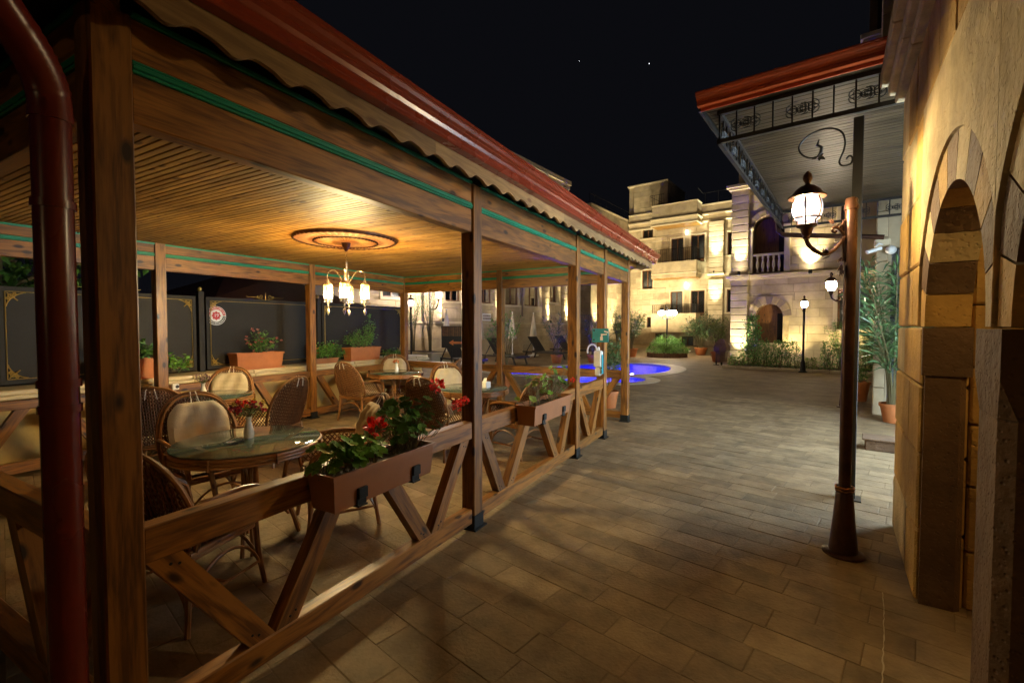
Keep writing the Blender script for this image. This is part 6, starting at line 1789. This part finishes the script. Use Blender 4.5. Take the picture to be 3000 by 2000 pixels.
# ================================================================ POTS, SHRUBS AND TREES
def pot(loc, r, h, label, mat='terra'):
    t = thing("plant_pot", loc, label, "plant pot", "terracotta pots round the court")
    m = MB(); m.lathe([(r * .66, 0), (r * .70, .01), (r * .95, h * .84), (r * 1.04, h * .85), (r * 1.05, h), (r * .95, h), (r * .9, h * .85)], 20, loc); m.build("pot_body", MT[mat], t, True)
    m = MB(); m.lathe([(.001, h * .86), (r * .92, h * .87)], 16, loc, False); m.build("soil", MT['soil'], t)
def oleander(loc, label, h, r, nst=14, per=70, seed=1, L=.13, w=.022, fl=0, mat='olean', flc='pink', low=.25, cat="shrub", name="oleander", trunk=0.0):
    random.seed(seed)
    t = thing(name, loc, label, cat, "oleanders round the court" if name == "oleander" else None)
    st, lf, fm2 = MB(), MB(), MB(); L0 = Vector(loc)
    for i in range(nst):
        an = 2 * math.pi * (i + random.random() * .7) / nst; q = r * random.uniform(.25, 1); tz = h * random.uniform(.72, 1.02)
        b0 = L0 + Vector((math.cos(an) * r * .08, math.sin(an) * r * .08, 0))
        tip = L0 + Vector((math.cos(an) * q, math.sin(an) * q, tz * (1 - .25 * (q / r) ** 2)))
        pth = bez(b0, b0 + Vector((0, 0, h * (.35 + trunk))), tip - Vector((math.cos(an) * q * .25, math.sin(an) * q * .25, h * .22)), tip, 10)
        st.tube(pth, [.012 * h * .5 * (1 - .75 * k / 10) for k in range(11)], 5)
        for j in range(per):
            k = random.uniform(low, 1) ** .8 * 10; a = pth[min(9, int(k))]; b = pth[min(9, int(k)) + 1]; p = a.lerp(b, k - int(k) if k < 10 else 1)
            ax = (b - a).normalized(); rd = Vector((random.gauss(0, 1), random.gauss(0, 1), random.gauss(0, .4))).normalized()
            off = rd * random.uniform(0, r * .16)
            d = ax * random.uniform(.2, .9) + rd * .9
            lf.leaf(p + off, d, ax, L * random.uniform(.7, 1.25), w * random.uniform(.8, 1.2), random.uniform(.05, .3))
        if fl and i % 2 == 0:
            for k in range(fl):
                c = tip + Vector((random.gauss(0, .04), random.gauss(0, .04), random.gauss(0, .03)))
                for s in range(7): d = Vector((random.gauss(0, 1), random.gauss(0, 1), random.gauss(.3, 1))).normalized(); fm2.leaf(c, d, d.orthogonal(), .04, .03)
    st.build("branches", MT['stem'], t); lf.build("foliage", MT[mat], t)
    if fl: fm2.build("flowers", MT[flc], t)
    return t
# by the lattice window, cool light behind
px, py, _ = W8(.56, 9.85, 0)
pot((px, py, 0), .19, .32, "pale terracotta pot under the tall oleander beside the arcade corner")
oleander((px, py, .3), "tall oleander with long narrow leaves beside the arcade corner", 2.6, 1.0, 20, 46, 61, .28, .042, 0, low=.15)
sx, sy, _ = W8(.35, 7.6, 0)
sb = thing("stone_trough", (sx, sy, 0), "low grey stone block on the paving behind the porch post", "stone block")
m = MB(M8); m.box(.15, 1.1, 7.45, 7.75, .0, .13, .012); m.build("block", MT['tuffb'], sb); 
m = MB(M8); m.box(.12, 1.12, 7.42, 7.78, .131, .155, .008); m.build("lid", MT['tuffb'], sb)
q_ = W8(.1, 12.3, 0); pot(q_, .22, .42, "brown pot standing between the porch post and the shrubs")
bush("potted_shrub", (q_[0], q_[1], .36), "small dark shrub in the brown pot behind the porch", 200, .25, .25, .5, 'leafd', .09, .03, 71)
# hedge bed before the arched house
hb = thing("hedge_bed", W8(-1.9, 19.9, 0), "planted bed edged with stone before the arched house", "flower bed")
m = MB(M8); m.box(-4.0, 3.4, 19.05, 21.0, .0, .05); m.build("bed_soil", MT['soil'], hb)
u = -4.05
while u < 3.4:
    m = MB(M8); m.box(u, u + .48, 18.95, 19.06, 0, .10, .012); m.build("edging_stone", MT['rim'], hb); u += .49
def hedge(u0, u1, v0, v1, h, label, mat, n, seed, L=.07, w=.035, name="hedge_shrub"):
    random.seed(seed); c = W8((u0 + u1) / 2, (v0 + v1) / 2, .03)
    t = thing(name, c, label, "shrub", "clipped shrubs in the hedge bed"); lf, st_ = MB(M8), MB(M8)
    for k in range(14):
        a, b = random.uniform(u0, u1), random.uniform(v0, v1); st_.tube([(a, b, .03), (a + random.gauss(0, .05), b, h * .45), (a + random.gauss(0, .12), b + random.gauss(0, .1), h * .9)], [.014, .01, .004], 5)
    for k in range(n):
        a, b, z = random.uniform(-1, 1), random.uniform(-1, 1), random.uniform(0, 1)
        nz_ = noise.noise(Vector((a * 2.2 + seed, b * 2.2, z * 1.4)))
        if nz_ < -.28: continue
        s_ = (1 - .30 * z * z) * (1 + .25 * nz_)
        lf.leaf(((u0 + u1) / 2 + a * s_ * (u1 - u0) / 2, (v0 + v1) / 2 + b * s_ * (v1 - v0) / 2, .08 + z * h * (1 + .18 * nz_)), (random.gauss(0, 1), random.gauss(0, 1), random.gauss(.35, .7)), (random.gauss(0, .6), random.gauss(0, .6), 1), L * random.uniform(.7, 1.3), w, .1)
    st_.build("branches", MT['stem'], t); lf.build("foliage", MT[mat], t)
hedge(-3.35, -2.45, 19.4, 20.4, .92, "round dark shrub under the arched niche on the column side", 'leafd', 2000, 81)
hedge(-2.5, -1.5, 19.3, 20.3, .95, "broad dark shrub under the arched niche beside the slim lamp", 'leafd', 2200, 82)
hedge(-.95, -.25, 19.4, 20.3, .95, "dark shrub just past the slim post-top lamp", 'leafd', 1500, 83)
hedge(-.2, .9, 19.3, 20.5, .85, "low dark shrub beside the tall light-green shrub", 'leafd', 1800, 84)
hedge(-1.6, -1.0, 19.2, 19.7, .38, "low yellow-green ground shrub at the foot of the slim lamp", 'leafy', 700, 85)
hedge(-3.95, -3.3, 19.2, 19.8, .40, "low sprawling shrub at the bed corner under the corner pier", 'leaf', 700, 86)
oleander(W8(-.35, 20.55, .03), "tall light-green shrub climbing the house wall beside the slim lamp", 2.15, .55, 14, 90, 87, .10, .03, 0, 'leaf', cat="shrub", name="tall_shrub", low=.1)
oleander(W8(.55, 20.4, .03), "tall yellow-green shrub beside the porch post", 1.9, .7, 14, 80, 88, .10, .03, 0, 'leafy', cat="shrub", name="tall_shrub", low=.1)
# climber left of the arched niche
random.seed(89)
cl = thing("climbing_plant", W8(-3.35, 20.6, .03), "dark climbing plant twining up beside the arched niche", "climber")
m, l2 = MB(M8), MB(M8)
pth = [(-3.30 + .05 * math.sin(k * 1.3), 20.75 + .05 * math.cos(k * 1.3) + .025 * k, .03 + k * .21) for k in range(11)]
m.tube(pth, .02, 6); m.build("trunk", MT['stem'], cl)
for k in range(900):
    i = random.uniform(2, 10); p = Vector(pth[int(i)]); l2.leaf(p + Vector((random.gauss(0, .10 + .015 * (10 - i)), random.gauss(0, .08), random.uniform(-.1, .15))), (random.gauss(0, 1), random.gauss(0, 1), random.gauss(0, .6)), (0, -1, .3), .09, .05)
l2.build("foliage", MT['leafd'], cl)
# round bed with the globe lamp
rb = thing("round_bed", (-4.42, 25.0, 0), "round stone-edged bed of bushy shrubs round the globe lamp", "flower bed")
for k in range(24):
    a0, a1 = R(15 * k + .5), R(15 * k + 14.5); m = MB(); m.prism([(-4.42 + r_ * math.cos(a), 25.0 + r_ * math.sin(a), 0) for r_, a in ((1.02, a0), (1.02, a1), (.86, a1), (.86, a0))], (0, 0, .22 + random.uniform(-.01, .01))); m.build("edging_stone", MT['tuffb'], rb)
m = MB(); m.lathe([(.001, .17), (.88, .17)], 24, (-4.42, 25.0, 0), False); m.build("bed_soil", MT['soil'], rb)
random.seed(90)
bs = thing("bed_shrub", (-4.42, 25.0, .17), "dense feathery green shrub filling the round bed", "shrub")
l2, s2 = MB(), MB()
for k in range(16): a = random.uniform(0, 6.28); s2.tube([(-4.42 + .2 * math.cos(a), 25 + .2 * math.sin(a), .17), (-4.42 + .6 * math.cos(a), 25 + .6 * math.sin(a), .7)], .012, 4)
for k in range(4200):
    a, q, z = random.uniform(0, 6.28), math.sqrt(random.random()), random.random()
    rr = .98 * math.sqrt(max(.05, 1 - z * z * .75)) * (1 + .2 * noise.noise(Vector((math.cos(a) * 2, math.sin(a) * 2, z * 3))))
    nn_ = noise.noise(Vector((math.cos(a) * q * 2.6 + 3, math.sin(a) * q * 2.6, z * 1.2)))
    if nn_ < -.22: continue
    l2.leaf((-4.42 + q * rr * math.cos(a), 25 + q * rr * math.sin(a), .20 + z * (.62 + .65 * nn_)), (random.gauss(0, .7) + math.cos(a) * .5, random.gauss(0, .7) + math.sin(a) * .5, random.uniform(-.1, 1.1)), (random.gauss(0, 1), random.gauss(0, 1), .4), random.uniform(.10, .24), .026, .25)
s2.build("branches", MT['stem'], bs); l2.build("foliage", MT['leaf'], bs)
# pots near the balcony house
def pset(x, y, r, h, plab, olab, oh, orr, seed, mat='olean', fl=0, n=16, per=60, L=.16, w=.028, low=.25):
    pot((x, y, 0), r, h, plab); oleander((x, y, h * .85), olab, oh, orr, n, per, seed, L, w, fl, mat, low=low)
pset(-1.76, 22.4, .30, .46, "orange terracotta pot beside the corner pier", "light-green potted shrub beside the corner pier", 1.7, .70, 101, 'leafy')
pset(-3.05, 27.6, .34, .40, "terracotta pot below the wide oleander near the corner pier", "wide dark-green oleander spreading behind the light-green potted shrub", 2.0, 1.15, 102, 'olean', 0, 20, 70, .2, .04, .35)
pset(-6.1, 24.1, .36, .45, "terracotta pot beyond the pool holding a flowering oleander", "bushy oleander with red blossoms beyond the pool", 2.15, 1.05, 103, 'olean', 1, 22, 70, .2, .035)
pset(-7.1, 25.2, .3, .4, "small terracotta pot beyond the pool behind the flowering oleander", "narrow oleander beyond the pool behind the flowering one", 2.3, .75, 104, 'olean', 0, 16, 60, .2, .035)
pset(-6.55, 19.3, .26, .36, "terracotta pot at the pool edge", "slim oleander in a pot at the pool edge", 2.2, .7, 105, 'olean', 0, 12, 45, .18, .03)
pset(-7.9, 18.4, .26, .36, "terracotta pot between the pool and the loungers", "open oleander with sparse leaves between the pool and the loungers", 2.1, .75, 106, 'olean', 0, 10, 40, .18, .03)
pset(-2.62, 8.75, .17, .34, "terracotta pot standing outside the pavilion's pool end", "spiky green pot plant outside the pavilion's pool end", 1.15, .34, 107, 'olean', 0, 12, 40, .2, .02)
pset(-6.0, 10.5, .2, .3, "terracotta pot on the paving behind the pavilion", "thin-stemmed oleander on the paving behind the pavilion", 1.9, .5, 108, 'leaf', 0, 7, 34, .14, .03, .55)
pset(-8.1, 13.9, .2, .3, "terracotta pot beside the loungers at the pool corner", "thin oleander at the pool corner beside the loungers", 2.0, .55, 109, 'leaf', 0, 8, 34, .14, .03, .6)
# trained oleander trees by the dark lamp posts behind the pavilion
sbx = thing("stone_planter", (-12.3, 14.7, 0), "long pale stone planter behind the pavilion holding two slender trees", "planter")
m = MB(M8); m.box(-15.4, -13.3, 12.5, 13.6, 0, .55, .03); m.build("planter_box", MT['coping'], sbx)
m = MB(M8); m.box(-15.3, -13.4, 12.6, 13.5, .545, .56); m.build("soil", MT['soil'], sbx)
oleander((-12.75, 14.65, .55), "slender oleander tree behind the pavilion, nearer the fence end", 2.5, .55, 9, 60, 110, .14, .026, 0, 'olean', low=.35, trunk=.15)
oleander((-12.15, 15.0, .55), "slender oleander tree behind the pavilion, beside the dark lamp post", 2.9, .6, 9, 65, 111, .14, .026, 0, 'olean', low=.4, trunk=.15)
# ground cover behind the far rail
random.seed(112)
# brown covered stand beside the corner pier
cv = thing("covered_stand", W8(-4.35, 20.3, 0), "brown fabric-covered stand on a thin leg beside the corner pier", "covered stand")
m = MB(); c_ = Vector(W8(-4.35, 20.3, 0)); m.lathe([(.20, .14), (.25, .55), (.32, .60), (.33, .74), (.24, .92), (.12, 1.06), (.02, 1.10)], 7, c_); m.build("cover", MT['tuffb'], cv)
m = MB(); m.tube([c_ + Vector((-.2, 0, 0)), c_ + Vector((-.2, 0, .7))], .03, 6); m.lathe([(.12, 0), (.12, .02)], 10, c_ + Vector((-.2, 0, 0))); m.tube([c_, c_ + Vector((0, 0, .4))], .04, 6); m.build("leg", MT['iron'], cv)
# tree behind the metal fence, its leaves hang over the top
random.seed(113)
tr = thing("garden_tree", (-9.1, 1.9, 0), "broad-leaved tree overhanging the metal fence", "tree")
m = MB(); m.tube([(-9.1, 1.9, 0), (-9.08, 1.95, 1.2), (-9.0, 2.0, 2.3), (-8.9, 2.1, 3.6)], [.13, .11, .09, .05], 9)
lim = []
for k in range(10):
    an = random.uniform(0, 6.28); b0 = Vector((-9.05, 1.95, random.uniform(1.6, 3.3))); e_ = b0 + Vector((math.cos(an) * random.uniform(.6, 1.4), math.sin(an) * random.uniform(.6, 1.4), random.uniform(.0, .7))); pth = bez(b0, b0.lerp(e_, .4) + Vector((0, 0, .25)), b0.lerp(e_, .8) + Vector((0, 0, .15)), e_, 6); m.tube(pth, [.035, .03, .025, .02, .015, .01, .006], 6); lim.append(pth)
m.build("trunk", MT['stem'], tr)
l2 = MB()
for k in range(1500):
    pth = random.choice(lim); i = random.randint(2, 6); p = pth[i] + Vector((random.gauss(0, .22), random.gauss(0, .22), random.gauss(-.05, .18))); l2.leaf(p, (random.gauss(0, .7), random.gauss(0, .7), random.gauss(-.5, .5)), (random.gauss(0, .5), random.gauss(0, .5), 1), .15, .085, .2)
l2.build("crown", MT['leafd'], tr)
# low outbuilding roof behind the fence
ob = thing("outbuilding", (-11.6, 7.2, 0), "dark low outbuilding with a sloping tiled roof beyond the metal fence", "outbuilding")
m = MB(); m.box(-13.5, -10.2, 5.6, 9.0, 0, 2.25); m.build("wall", MT['tuffb'], ob)
m = MB(); m.add([(-13.8, 5.3, 2.2), (-9.9, 5.3, 2.2), (-9.9, 9.3, 2.2), (-13.8, 9.3, 2.2), (-12.2, 6.8, 2.95), (-11.5, 7.8, 2.95)], [(0, 1, 4), (1, 2, 5, 4), (2, 3, 5), (3, 0, 4, 5)]); rf = m.build("roof", MT['roof'], ob)
m = MB(); m.box(-10.7, -10.4, 8.0, 8.4, 2.3, 3.3); m.build("chimney", MT['lime'], rf)
# two stars
for i, (x, y, z, s_) in enumerate(((-205.1, 934.5, 519.8, .55), (-326.3, 868.0, 524.5, .3))):
    m = MB(); m.ball((x, y, z), s_, 6, 4); tag(m.build("sky_star", MT['china'], org=(x, y, z)), "star in the night sky", kind="structure")
    o = bpy.context.scene.objects[-1]
stm = emit("star_light", (.9, .93, 1), 1.2)
for o in bpy.data.objects:
    if o.name.startswith("sky_star"): o.data.materials.clear(); o.data.materials.append(stm)

for o in bpy.data.objects:
    if "_o" in o: del o["_o"]
